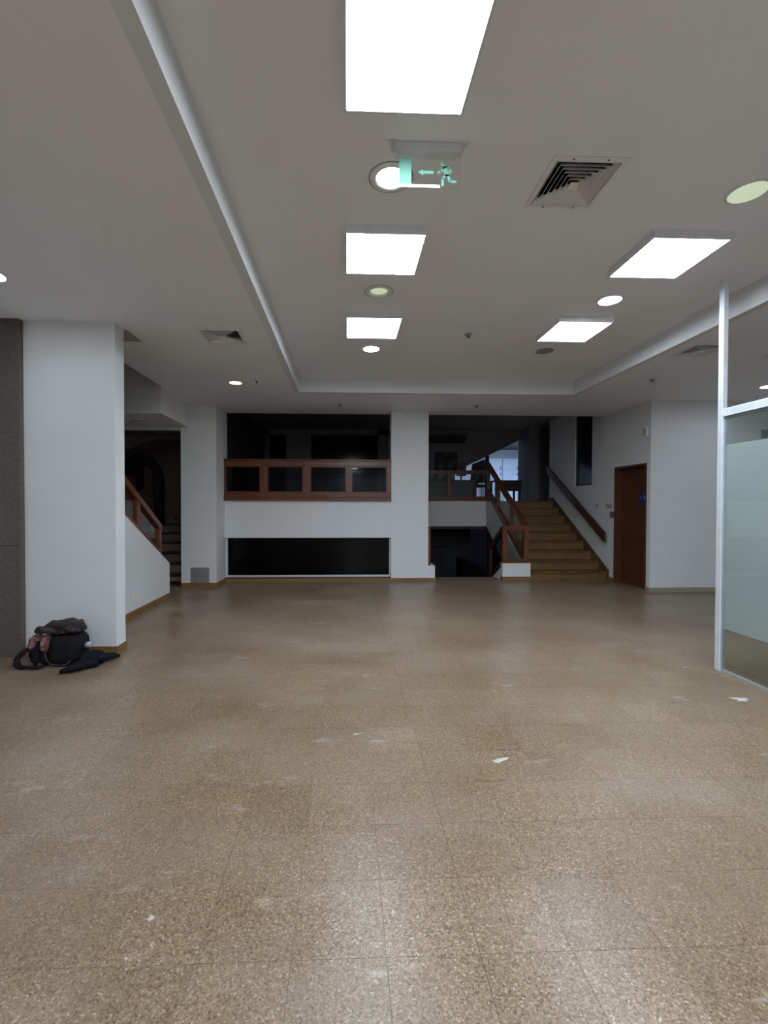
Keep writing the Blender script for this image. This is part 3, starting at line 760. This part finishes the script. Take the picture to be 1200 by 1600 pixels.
m = MB(); m.box(PX0, PX1, BACK - 0.03, BACK - 0.002, PZ0, PZ0 + 0.035).box(PX0, PX1, BACK - 0.03, BACK - 0.002, PZ1 - 0.035, PZ1).box(PX0, PX0 + 0.035, BACK - 0.03, BACK - 0.002, PZ0 + 0.035, PZ1 - 0.035).box(PX1 - 0.035, PX1, BACK - 0.03, BACK - 0.002, PZ0 + 0.035, PZ1 - 0.035)
m.build('frame', 'rear_dark', pf)
box('print', PX0 + 0.035, PX1 - 0.035, BACK - 0.012, BACK - 0.003, PZ0 + 0.035, PZ1 - 0.035, 'picture', pf)
ac = thing('air_conditioner', 'long dark air conditioner high on the rear wall', 'air conditioner', (2.5, BACK, 3.24))
box('housing', 1.6, 3.36, BACK - 0.2, BACK - 0.002, 3.33, 3.44, 'rear_dark', ac, 0.01)
for k in range(3): box('slat', 1.62, 3.34, BACK - 0.19, BACK - 0.05, 3.295 - k * 0.025, 3.302 - k * 0.025, 'desk_grey' if k == 0 else 'rear_dark', ac)
# lower level
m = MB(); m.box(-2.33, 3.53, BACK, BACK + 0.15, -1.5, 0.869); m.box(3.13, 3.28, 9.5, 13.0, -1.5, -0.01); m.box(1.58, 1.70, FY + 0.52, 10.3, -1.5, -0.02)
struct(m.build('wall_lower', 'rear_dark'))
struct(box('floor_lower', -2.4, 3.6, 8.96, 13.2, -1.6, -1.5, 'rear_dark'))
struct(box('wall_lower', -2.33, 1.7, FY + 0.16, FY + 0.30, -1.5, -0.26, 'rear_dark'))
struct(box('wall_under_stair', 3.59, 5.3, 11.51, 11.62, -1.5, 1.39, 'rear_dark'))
cbn = thing('cabinet', 'dark cabinet standing on the lower level', 'cabinet', (2.6, 12.7, -1.5))
box('body', 2.2, 3.0, 12.5, 12.95, -1.5, 0.30, 'rear_dark', cbn)
for a, b_ in ((2.21, 2.595), (2.605, 2.99)):
    d = box('door', a, b_, 12.478, 12.499, -1.45, 0.28, 'rear_dark', cbn, 0.003)
    box('handle', b_ - 0.05 if a < 2.5 else a + 0.03, b_ - 0.03 if a < 2.5 else a + 0.05, 12.46, 12.477, -0.7, -0.5, 'plate_grey', d)

# ================================================================== GLASS PARTITION (right)
pt = thing('glass_partition', 'aluminium framed glass partition with a frosted band at the right', 'partition', (3.36, 2.6, 0))
QX, QY = 3.36, 3.96
PE = QY - 0.016
box('post', QX - 0.04, QX + 0.004, QY - 0.015, QY + 0.04, 0.0, TC - 0.001, 'alu_white', pt, 0.004)
box('top_rail', QX - 0.034, QX + 0.004, 0.80, PE, 2.265, 2.335, 'alu_white', pt, 0.003)
box('gasket', QX - 0.026, QX - 0.002, 0.80, PE, 2.245, 2.264, 'rubber', pt)
box('bottom_channel', QX - 0.028, QX, 0.80, PE, 0.0, 0.022, 'alu', pt)
box('side_gasket', QX - 0.03, QX + 0.003, PE - 0.0125, PE - 0.0005, 0.023, 2.244, 'alu', pt)
box('post', QX - 0.035, QX + 0.035, 0.70, 0.799, 0.0, TC - 0.001, 'alu_white', pt, 0.004)
g1 = box('glass_pane', QX - 0.018, QX - 0.010, 0.802, PE - 0.013, 0.023, 2.2445, 'glass', pt)
fr = box('frosted_band', QX - 0.0095, QX - 0.0085, 0.802, PE - 0.013, 0.385, 2.015, 'frost', pt)
fr['label'] = 'frosted film band'

# ================================================================== CEILING LAMPS
PANEL_GROUP = 'square light panels in the ceiling tray'
def make_panel():
    t = thing('panel_light', '', 'ceiling light', (0, 0, 0), PANEL_GROUP)
    h = 0.295
    m = MB()
    for (x0, x1, y0, y1) in ((-h, h, -h, -h + 0.012), (-h, h, h - 0.012, h), (-h, -h + 0.012, -h + 0.012, h - 0.012), (h - 0.012, h, -h + 0.012, h - 0.012)):
        m.box(x0, x1, y0, y1, -0.062, -0.001)
    m.build('frame', 'white_plastic', t, local=True)
    MB().box(-h + 0.013, h - 0.013, -h + 0.013, h - 0.013, -0.058, -0.050).build('diffuser', 'panel_lamp', t, local=True)
    return t
panel = make_panel()
spots = [(0.277, 2.0, 'lit square ceiling panel cut by the top edge of the picture'),
         (0.277, 3.585, 'lit square ceiling panel just beyond the exit sign'),
         (0.280, 5.065, 'lit square ceiling panel farthest along the row of the exit sign'),
         (2.51, 3.555, 'lit square ceiling panel nearer the glass partition post'),
         (2.53, 5.08, 'lit square ceiling panel beside the flat grey ceiling disc'),
         (2.51, 2.02, 'lit square ceiling panel just off the right edge'),
         (0.277, 0.45, 'added unseen lit square ceiling panel overhead behind the viewer'), (2.51, 0.45, 'added unseen lit square ceiling panel overhead behind the partition'),  # from this row back, unseen panels added to brighten the hall
         (0.277, -1.05, 'added unseen lit square ceiling panel in the rear of the hall, left row'), (2.51, -1.05, 'added unseen lit square ceiling panel in the rear of the hall, right row')]
spots += [(x, y, 'added lit square ceiling panel in the unseen rear of the hall behind the viewer') for y in (-2.55, -4.05, -5.55, -6.9) for x in (0.277, 2.51)]
ORD = ['second', 'third', 'fourth', 'last']
spots[10:] = [(x, y, 'added unseen lit square ceiling panel behind the viewer, %s row, %s side' % (ORD[k // 2], ['left', 'right'][k % 2])) for k, (x, y, l) in enumerate(spots[10:])]
for k, (x, y, lab) in enumerate(spots):
    o = panel if k == 0 else copy_tree(panel)
    o.location = (x, y, TC); o['label'] = lab

def lit_disc(x, y, z, lab, mat='spot_lamp', r=0.108, group='round lit ceiling lamps'):
    t = thing('downlight', lab, 'ceiling light', (x, y, z), group)
    MB().lathe([(0.0, -0.010), (r * 0.94, -0.010), (r * 0.94, -0.004), (0.0, -0.004)], (x, y, z), 32).build('lamp_disc', mat, t)
    MB().lathe([(r * 0.95, -0.013), (r + 0.012, -0.009), (r + 0.014, -0.0005), (r * 0.95, -0.0005)], (x, y, z), 32, True).build('rim', 'white_plastic', t)
lit_disc(0.304, 5.87, TC, 'lit round ceiling lamp beyond the farthest panel of the exit sign row')
lit_disc(2.55, 4.39, TC, 'lit round ceiling lamp between the two right hand panels')
lit_disc(-1.62, 6.73, LC, 'warm orange lit ceiling lamp beside the small dome camera', 'warm_lamp', 0.09)
lit_disc(-2.76, 3.66, LC, 'lit round ceiling lamp at the left edge before the white column')
lit_disc(6.26, 6.60, LC, 'lit round ceiling lamp at the right edge above the partition rail')
for x, y, q in ((-2.76, 0.8, 'nearer'), (-2.76, -2.2, 'farther')):  # unseen lamps added to light the hall from the left
    lit_disc(x, y, LC, '%s added unseen lit round lamp in the low ceiling left of the viewer' % q, group='added left side lamps behind the viewer')
for x, y, q in ((6.26, 3.6, 'first'), (6.26, 0.6, 'second'), (6.26, -2.4, 'third')):  # unseen lamps added to brighten the space past the partition
    lit_disc(x, y, LC, '%s added unseen lit round lamp in the low ceiling behind the glass partition' % q, group='added lamps behind the partition')

def bowl(x, y, z, lab, lit):
    t = thing('downlight', lab, 'ceiling light', (x, y, z), 'recessed round downlights')
    MB().lathe([(0.088, -0.004), (0.098, -0.010), (0.128, -0.006), (0.130, -0.0005), (0.088, -0.0005)], (x, y, z), 36, True).build('rim', 'vent_white', t, 0, True)
    MB().lathe([(0.130, -0.002), (0.137, -0.002), (0.137, -0.0005), (0.130, -0.0005)], (x, y, z), 36, True).build('outer_ring', 'grey_plastic', t)  # thin grey ring just outside the rim
    prof = [(0.087, 0.0), (0.080, 0.03), (0.060, 0.05), (0.03, 0.058), (0.002, 0.06), (0.002, 0.064), (0.063, 0.054), (0.084, 0.033), (0.0875, 0.005)]
    MB().lathe(prof, (x, y, z), 36, True).build('reflector', 'bowl_green', t, 0, True)
    if lit: MB().lathe([(0.0, 0.004), (0.084, 0.004), (0.084, 0.010), (0.0, 0.010)], (x, y, z), 32).build('lamp_disc', 'spot_lamp', t)
    else: MB().lathe([(0.0, 0.020), (0.05, 0.017), (0.080, 0.012), (0.080, 0.016), (0.05, 0.022), (0.0, 0.026)], (x, y, z), 32).build('lens', 'green_bulb', t, 0, True)
M['green_bulb'] = emit('faint_green_bulb', (0.68, 0.86, 0.55), 0.55)
bowl(DL_OPEN[0][0], DL_OPEN[0][1], TC, 'lit recessed downlight partly behind the exit sign', True)
bowl(DL_OPEN[1][0], DL_OPEN[1][1], TC, 'pale green recessed downlight between two panels of the exit sign row', False)
lit_disc(2.545, 2.85, TC, 'pale green round ceiling lamp near the right edge', 'green_bulb', 0.112, 'recessed round downlights')
# flat grey ceiling disc (loudspeaker)
sp = thing('ceiling_speaker', 'flat grey disc in the ceiling beyond the right hand panels', 'speaker', (2.555, 5.88, TC))
MB().lathe([(0.0, -0.012), (0.085, -0.010), (0.098, -0.006), (0.098, -0.0005), (0.0, -0.0005)], (2.555, 5.88, TC), 32).build('grille', 'grey_plastic', sp, 0)
MB().lathe([(0.099, -0.008), (0.112, -0.005), (0.112, -0.0005), (0.099, -0.0005)], (2.555, 5.88, TC), 32, True).build('rim', 'plate_grey', sp)

# air diffusers -----------------------------------------------------
def diffuser(v, z, lab, n=6):
    cx, cy, h = (v[0] + v[1]) / 2, (v[2] + v[3]) / 2, (v[1] - v[0]) / 2
    t = thing('air_vent', lab, 'vent', (cx, cy, z), 'square ceiling air vents')
    def ring(ho, zo, hi, zi, th):
        m = MB(); vs_ = []
        for hh, zz in ((ho, zo), (hi, zi), (hi, zi + th), (ho, zo + th)):
            vs_ += [(cx - hh, cy - hh, z + zz), (cx + hh, cy - hh, z + zz), (cx + hh, cy + hh, z + zz), (cx - hh, cy + hh, z + zz)]
        fs = []
        for a in range(4):
            b_ = (a + 1) % 4
            for k in range(4):
                k2 = (k + 1) % 4; fs.append((a * 4 + k, a * 4 + k2, b_ * 4 + k2, b_ * 4 + k))
        return m.add(vs_, fs)
    ring(h, -0.006, h - 0.032, -0.010, 0.0045).build('frame', 'vent_white', t)
    hi = h - 0.034; step = (hi - 0.03) / n
    for k in range(n):
        ho = hi - k * step
        ring(ho - step * 0.12, -0.010 - 0.001 * k, ho - step * 1.02, 0.022 - 0.001 * k, 0.0022).build('louvre', 'vent_white', t)
    hc = hi - n * step
    MB().box(cx - hc, cx + hc, cy - hc, cy + hc, z - 0.016, z - 0.012).build('centre_plate', 'vent_white', t)
    m = MB(); q = h - 0.031
    m.box(cx - q, cx + q, cy - q, cy + q, z + 0.17, z + 0.18)
    for a in ((cx - q, cx - q + 0.004, cy - q, cy + q), (cx + q - 0.004, cx + q, cy - q, cy + q), (cx - q, cx + q, cy - q, cy - q + 0.004), (cx - q, cx + q, cy + q - 0.004, cy + q)):
        m.box(*a, z + 0.062, z + 0.17)
    m.build('duct_box', 'vent_dark', t)
    for sx in (-0.45, 0.45):
        for sy in (-1, 1):
            MB().lathe([(0.0, -0.0125), (0.005, -0.0115), (0.006, -0.0085)], (cx + sx * h, cy + sy * (h - 0.014), z), 8).build('screw', 'dark_plastic', t)
diffuser(V_T, TC, 'square louvred air vent in the ceiling tray right of the exit sign')
diffuser(V_L, LC, 'square air vent in the low ceiling above the warm lamp')
diffuser(V_R, LC, 'square air vent in the low ceiling behind the aluminium post')
diffuser(V_E, LC, 'square air vent in the low ceiling at the right edge')

# exit sign ---------------------------------------------------------
EY = 2.535
ex = thing('exit_sign', 'clear hanging exit sign with green running figure and arrow', 'exit sign', (0.445, EY, TC))
box('housing', 0.262, 0.632, EY, EY + 0.075, TC - 0.045, TC - 0.001, 'white_plastic', ex, 0.004)
MB().prism([(0.222, EY - 0.006), (0.262, EY - 0.006), (0.262, EY + 0.08), (0.250, EY + 0.08)], 2, TC - 0.006, TC - 0.001).build('mounting_ear', 'white_plastic', ex)
MB().prism([(0.672, EY - 0.006), (0.633, EY - 0.006), (0.633, EY + 0.08), (0.644, EY + 0.08)], 2, TC - 0.006, TC - 0.001).build('mounting_ear', 'white_plastic', ex)
for x in (0.262, 0.612): box('clip', x, x + 0.02, EY + 0.018, EY + 0.044, TC - 0.070, TC - 0.0455, 'white_plastic', ex, 0.003)
PZ1_, PZ0_ = TC - 0.046, TC - 0.236
pan = box('acrylic_panel', 0.283, 0.632, EY + 0.028, EY + 0.034, PZ0_, PZ1_, 'acrylic', ex)
gy0, gy1 = EY + 0.0255, EY + 0.0275
def sx_(px): return 0.283 + (px - 623.5) * (0.349 / 96.5)
def sz_(py): return PZ1_ - (py - 241.0) * (0.190 / 51.0)
m = MB(); m.box(sx_(624.2), sx_(643), gy0, gy1, sz_(286.5), sz_(249)); m.build('door_symbol', 'green', ex)
m = MB(); m.prism([(sx_(653.5), sz_(268.5)), (sx_(661), sz_(264.5)), (sx_(661), sz_(266.6)), (sx_(678), sz_(266.6)), (sx_(678), sz_(271)), (sx_(661.5), sz_(271)), (sx_(661.5), sz_(274))], 1, gy0, gy1)
m.build('arrow_symbol', 'green', ex)
man = MB()
def limb(pts, wd):
    for (x0, z0), (x1, z1) in zip(pts[:-1], pts[1:]):
        a = Vector((sx_(x0), sz_(z0))); b_ = Vector((sx_(x1), sz_(z1))); d = (b_ - a).normalized(); n_ = Vector((-d.y, d.x)) * wd; e = d * wd * 0.5
        man.prism([tuple(a - n_ - e), tuple(b_ - n_ + e), tuple(b_ + n_ + e), tuple(a + n_ - e)], 1, gy0, gy1)
man.prism([(sx_(690.5) + 0.0105 * math.cos(a), sz_(255.0) + 0.0105 * math.sin(a)) for a in [2 * math.pi * k / 14 for k in range(14)]], 1, gy0, gy1)
limb([(694.5, 259), (699, 272)], 0.0135)
limb([(694, 260), (688.5, 268.0), (684.5, 268.8)], 0.0055)
limb([(696, 259.5), (703.5, 262), (704, 268)], 0.0050)
limb([(697, 272), (692, 277.5), (691.5, 287.5)], 0.0065)
limb([(699.5, 272), (703, 281.5), (712, 281.8)], 0.0065)
man.build('running_figure', 'green', ex)
m = MB(); m.box(sx_(625), sx_(687.5), gy0, gy1, sz_(291.3), sz_(287.0)); m.build('white_strip', 'print_white', ex)  # plain white strip along the panel's lower edge

# small ceiling devices ---------------------------------------------
def nozzle(x, y, z, lab):
    t = thing('sprinkler', lab, 'sprinkler', (x, y, z), 'ceiling sprinklers')
    MB().lathe([(0.045, -0.001), (0.042, -0.008), (0.016, -0.012), (0.0, -0.012)], (x, y, z), 18).build('escutcheon', 'grey_plastic', t, 0, True)
    MB().lathe([(0.012, -0.012), (0.010, -0.032), (0.0, -0.032)], (x, y, z), 12).build('body', 'plate_grey', t)
    MB().lathe([(0.0, -0.037), (0.022, -0.037), (0.022, -0.033), (0.0, -0.033)], (x, y, z), 14).build('deflector', 'dark_plastic', t)
nozzle(1.416, 5.34, TC, 'small dark sprinkler in the tray between the panel rows')
nozzle(-0.132, 8.14, LC, 'small sprinkler in the low ceiling above the long railing')
nozzle(2.316, 8.14, LC, 'small sprinkler in the low ceiling above the stairs')
nozzle(4.31, 6.34, LC, 'small sprinkler in the low ceiling near the door wall')
dc = thing('dome_camera', 'small white dome camera beside the warm ceiling lamp', 'camera', (-1.305, 6.60, LC))
MB().lathe([(0.0, -0.020), (0.050, -0.018), (0.055, -0.001)], (-1.305, 6.60, LC), 20).build('base', 'white_plastic', dc, 0, True)
MB().lathe([(0.0, -0.058), (0.018, -0.054), (0.032, -0.038), (0.034, -0.021)], (-1.305, 6.60, LC), 16).build('ball', 'vent_white', dc, 0, True)
MB().tube([(-1.293, 6.585, LC - 0.036), (-1.280, 6.555, LC - 0.046)], 0.016, 12).build('lens', 'dark_plastic', dc)

# small things on the walls ------------------------------------------
for k in range(3):
    y = 8.745 + k * 0.073
    s = thing('switch_plate', ['cream switch plate nearest the door frame', 'cream switch plate in the middle of three', 'cream switch plate farthest from the door in the row of three'][k], 'switch', (RX, y, 1.43), 'switches beside the door')
    box('plate', RX - 0.010, RX - 0.001, y - 0.03, y + 0.03, 1.415, 1.515, 'cream_plastic', s, 0.002)
    box('rocker', RX - 0.014, RX - 0.0105, y - 0.014, y + 0.014, 1.44, 1.49, 'grey_plastic', s)
s = thing('switch_plate', 'single cream switch plate on the wall above the handrail end', 'switch', (RX, 9.25, 1.43))
box('plate', RX - 0.010, RX - 0.001, 9.225, 9.285, 1.42, 1.52, 'cream_plastic', s, 0.002)
box('rocker', RX - 0.014, RX - 0.0105, 9.24, 9.27, 1.445, 1.495, 'grey_plastic', s)
s = thing('card_reader', 'small dark grey box beside the wooden door', 'reader', (RX, 8.69, 1.25))
box('case', RX - 0.05, RX - 0.001, 8.655, 8.725, 1.245, 1.355, 'desk_grey', s, 0.006)
box('face', RX - 0.053, RX - 0.0505, 8.665, 8.715, 1.255, 1.345, 'plate_grey', s)
s = thing('wall_speaker', 'pale grey box high on the door wall', 'speaker', (RX, 7.72, 2.67))
box('case', RX - 0.035, RX - 0.001, 7.665, 7.785, 2.675, 2.83, 'vent_white', s, 0.006)
box('grille', RX - 0.038, RX - 0.0355, 7.675, 7.775, 2.69, 2.815, 'cream_plastic', s)
s = thing('wall_box', 'grey square box on the wall seen through the partition glass', 'box', (7.14, 7.6, 2.64))
box('case', 7.075, 7.205, 7.57, 7.599, 2.635, 2.775, 'grey_plastic', s, 0.004)
MB().lathe([(0.0, 0.0), (0.012, 0.0), (0.012, 0.01), (0.0, 0.01)], (7.18, 7.565, 2.75), 12).build('button', 'dark_plastic', s)
for z, lab in ((0.455, 'upper white socket plate low on the right wall'), (0.27, 'lower white socket plate low on the right wall')):
    s = thing('socket_plate', lab, 'socket', (5.82, 7.6, z - 0.04), 'sockets low on the right wall')
    box('plate', 5.755, 5.89, 7.592, 7.599, z - 0.038, z + 0.038, 'wall', s, 0.002)
    box('face', 5.78, 5.865, 7.589, 7.5915, z - 0.022, z + 0.022, 'white_plastic', s)
for y, lab in ((6.08, 'white socket plate low on the left half wall, nearer the column'), (6.22, 'white socket plate low on the left half wall, farther from the column')):
    s = thing('socket_plate', lab, 'socket', (-2.81, y, 0.23), 'sockets on the left half wall')
    box('plate', -2.809, -2.803, y - 0.05, y + 0.05, 0.23, 0.30, 'wall', s, 0.002)
    box('face', -2.8028, -2.800, y - 0.03, y + 0.03, 0.245, 0.285, 'vent_white', s)

# ================================================================== HEAP OF CLOTHES AND BAG
def blob(c, rad, amp, seed, freq=5.0, zmin=0.0015, power=1.0, sub=4, fold=0.0):
    bm = bmesh.new(); bmesh.ops.create_icosphere(bm, subdivisions=sub, radius=1.0)
    for v in bm.verts:
        d = v.co.copy()
        p = Vector([math.copysign(abs(k) ** power, k) for k in d])
        p = Vector((p.x * rad[0], p.y * rad[1], p.z * rad[2]))
        nz = noise.fractal(Vector((d.x * freq * 0.4 + seed, d.y * freq * 0.4, d.z * freq * 0.4)), 0.9, 2.0, 4)
        fz = abs(math.sin(d.x * 9 + 3 * nz + seed)) * fold
        p += d * (nz * amp - fz)
        v.co = Vector(c) + p
        if v.co.z < zmin: v.co.z = zmin
    m = MB(); bm.verts.ensure_lookup_table()
    m.v = [tuple(v.co) for v in bm.verts]; m.f = [tuple(x.index for x in f.verts) for f in bm.faces]
    bm.free(); return m
def arc(c, r0, r1, a0, a1, n, plane='xz', lift=0.0):
    out = []
    for k in range(n + 1):
        a = R(a0 + (a1 - a0) * k / n)
        out.append((c[0] + r0 * math.cos(a), c[1] + lift * math.sin(a), c[2] + r1 * math.sin(a)))
    return out
bg = thing('bag', 'black bag with rose patterned side panels slumped against the white column', 'bag', (-2.64, 4.33, 0))
blob((-2.60, 4.36, 0.138), (0.15, 0.15, 0.156), 0.012, 3.1, power=0.66).build('body', 'black_fabric', bg, 0, True)
pts = [(-2.712, 4.235, 0.262), (-2.716, 4.205, 0.20), (-2.712, 4.19, 0.13), (-2.69, 4.183, 0.075), (-2.65, 4.18, 0.045), (-2.58, 4.18, 0.032), (-2.52, 4.19, 0.04), (-2.49, 4.20, 0.07)]
MB().tube(pts, 0.004, 8).build('piping', 'piping', bg, 0, True)
blob((-2.745, 4.30, 0.208), (0.036, 0.10, 0.076), 0.010, 8.0, power=0.7, sub=3).build('side_panel', 'rose_fabric', bg, 0, True)
blob((-2.86, 4.33, 0.188), (0.070, 0.085, 0.080), 0.02, 1.7, power=0.8, sub=3).build('side_panel', 'rose_fabric', bg, 0, True)
blob((-2.80, 4.36, 0.10), (0.125, 0.12, 0.105), 0.03, 5.2, power=0.75, sub=3).build('side_pocket', 'black_fabric', bg, 0, True)
pts = [(-2.90, 4.26, 0.16), (-2.95, 4.235, 0.125), (-2.975, 4.215, 0.08), (-2.965, 4.20, 0.04), (-2.93, 4.185, 0.023), (-2.86, 4.175, 0.02), (-2.78, 4.175, 0.024), (-2.72, 4.18, 0.035)]
MB().tube(pts, [0.022, 0.028, 0.032, 0.032, 0.026, 0.02, 0.022, 0.022], 10, 0.75).build('strap', 'black_fabric', bg, 0, True)
pts = [(-2.795, 4.25, 0.235), (-2.80, 4.215, 0.17), (-2.80, 4.20, 0.10), (-2.79, 4.195, 0.04)]
MB().tube(pts, [0.026, 0.028, 0.028, 0.026], 8, 0.5).build('strap', 'navy_fabric', bg, 0, True)
for x, z in ((-2.83, 0.045), (-2.745, 0.052)):
    MB().box(x - 0.014, x + 0.014, 4.165, 4.172, z - 0.012, z + 0.012).build('buckle', 'piping', bg, 0.002)
jk = thing('jacket', 'brown mottled jacket crumpled on top of the black bag', 'jacket', (-2.66, 4.36, 0.28))
blob((-2.645, 4.37, 0.318), (0.185, 0.13, 0.080), 0.020, 12.4, zmin=0.301, power=0.8, fold=0.012).build('body', 'camo_fabric', jk, 0, True)
pts = [(-2.845, 4.30, 0.312), (-2.81, 4.27, 0.330), (-2.755, 4.25, 0.334), (-2.69, 4.24, 0.328), (-2.63, 4.235, 0.318)]
MB().tube(pts, [0.028, 0.036, 0.032, 0.026, 0.016], 10).build('sleeve', 'camo_fabric', jk, 0, True)
pts = [(-2.60, 4.27, 0.37), (-2.545, 4.25, 0.358), (-2.50, 4.24, 0.340), (-2.465, 4.24, 0.322)]
MB().tube(pts, [0.026, 0.032, 0.03, 0.02], 10).build('sleeve', 'camo_fabric', jk, 0, True)
tr = thing('trousers', 'dark navy trousers spread on the floor right of the bag', 'trousers', (-2.34, 4.25, 0))
blob((-2.345, 4.285, 0.05), (0.088, 0.13, 0.085), 0.02, 21.0, power=0.85, fold=0.012).build('body', 'navy_fabric', tr, 0, True)
pts = [(-2.38, 4.24, 0.07), (-2.32, 4.27, 0.072), (-2.26, 4.33, 0.058), (-2.215, 4.40, 0.048), (-2.19, 4.45, 0.03)]
MB().tube(pts, [0.05, 0.066, 0.06, 0.046, 0.026], 12, 0.62).build('leg', 'navy_fabric', tr, 0, True)
pts = [(-2.33, 4.22, 0.05), (-2.37, 4.14, 0.05), (-2.43, 4.09, 0.036), (-2.50, 4.06, 0.02)]
MB().tube(pts, [0.07, 0.062, 0.048, 0.024], 12, 0.6).build('leg', 'navy_fabric', tr, 0, True)
wr = blob((-2.405, 4.33, 0.175), (0.028, 0.03, 0.026), 0.012, 33.0, zmin=0.152, sub=3).build('plastic_wrapper', 'plastic_bag', None, 0, True)
tag(wr, 'crumpled pale blue wrapper between the bag and the trousers', 'wrapper')

# ================================================================== SCRAPS ON THE FLOOR
scr = [(0.887, 2.60, 0.062, 0.022, 22, 'white plaster scrap alone in the middle of the floor'),
       (3.00, 3.36, 0.075, 0.045, -12, 'white plaster scrap on the floor near the glass partition'),
       (0.065, 2.93, 0.035, 0.009, 20, 'thin white sliver on the floor left of centre'),
       (-0.70, 1.64, 0.016, 0.012, 30, 'small white crumb on the floor at lower left'),
       (3.10, 4.05, 0.035, 0.012, 15, 'thin white scrap beside the foot of the aluminium post'),
       (1.94, 1.92, 0.045, 0.009, 12, 'thin white sliver on the floor at lower right')]
for k, (x, y, lx, ly, a, lab) in enumerate(scr):
    rnd = random.Random(k); n = 15; pts = []
    for q in range(n):
        an = 2 * math.pi * q / n; rr_ = 0.45 + 0.7 * rnd.random()
        u_, v_ = lx * rr_ * math.cos(an), ly * rr_ * math.sin(an); ca, sa = math.cos(R(a)), math.sin(R(a))
        pts.append((x + u_ * ca - v_ * sa, y + u_ * sa + v_ * ca))
    o = MB().prism(pts, 2, 0.0003, 0.0022).build('plaster_scrap', 'plaster_crumb', None)
    tag(o, lab, 'scrap', 'plaster scraps on the floor')
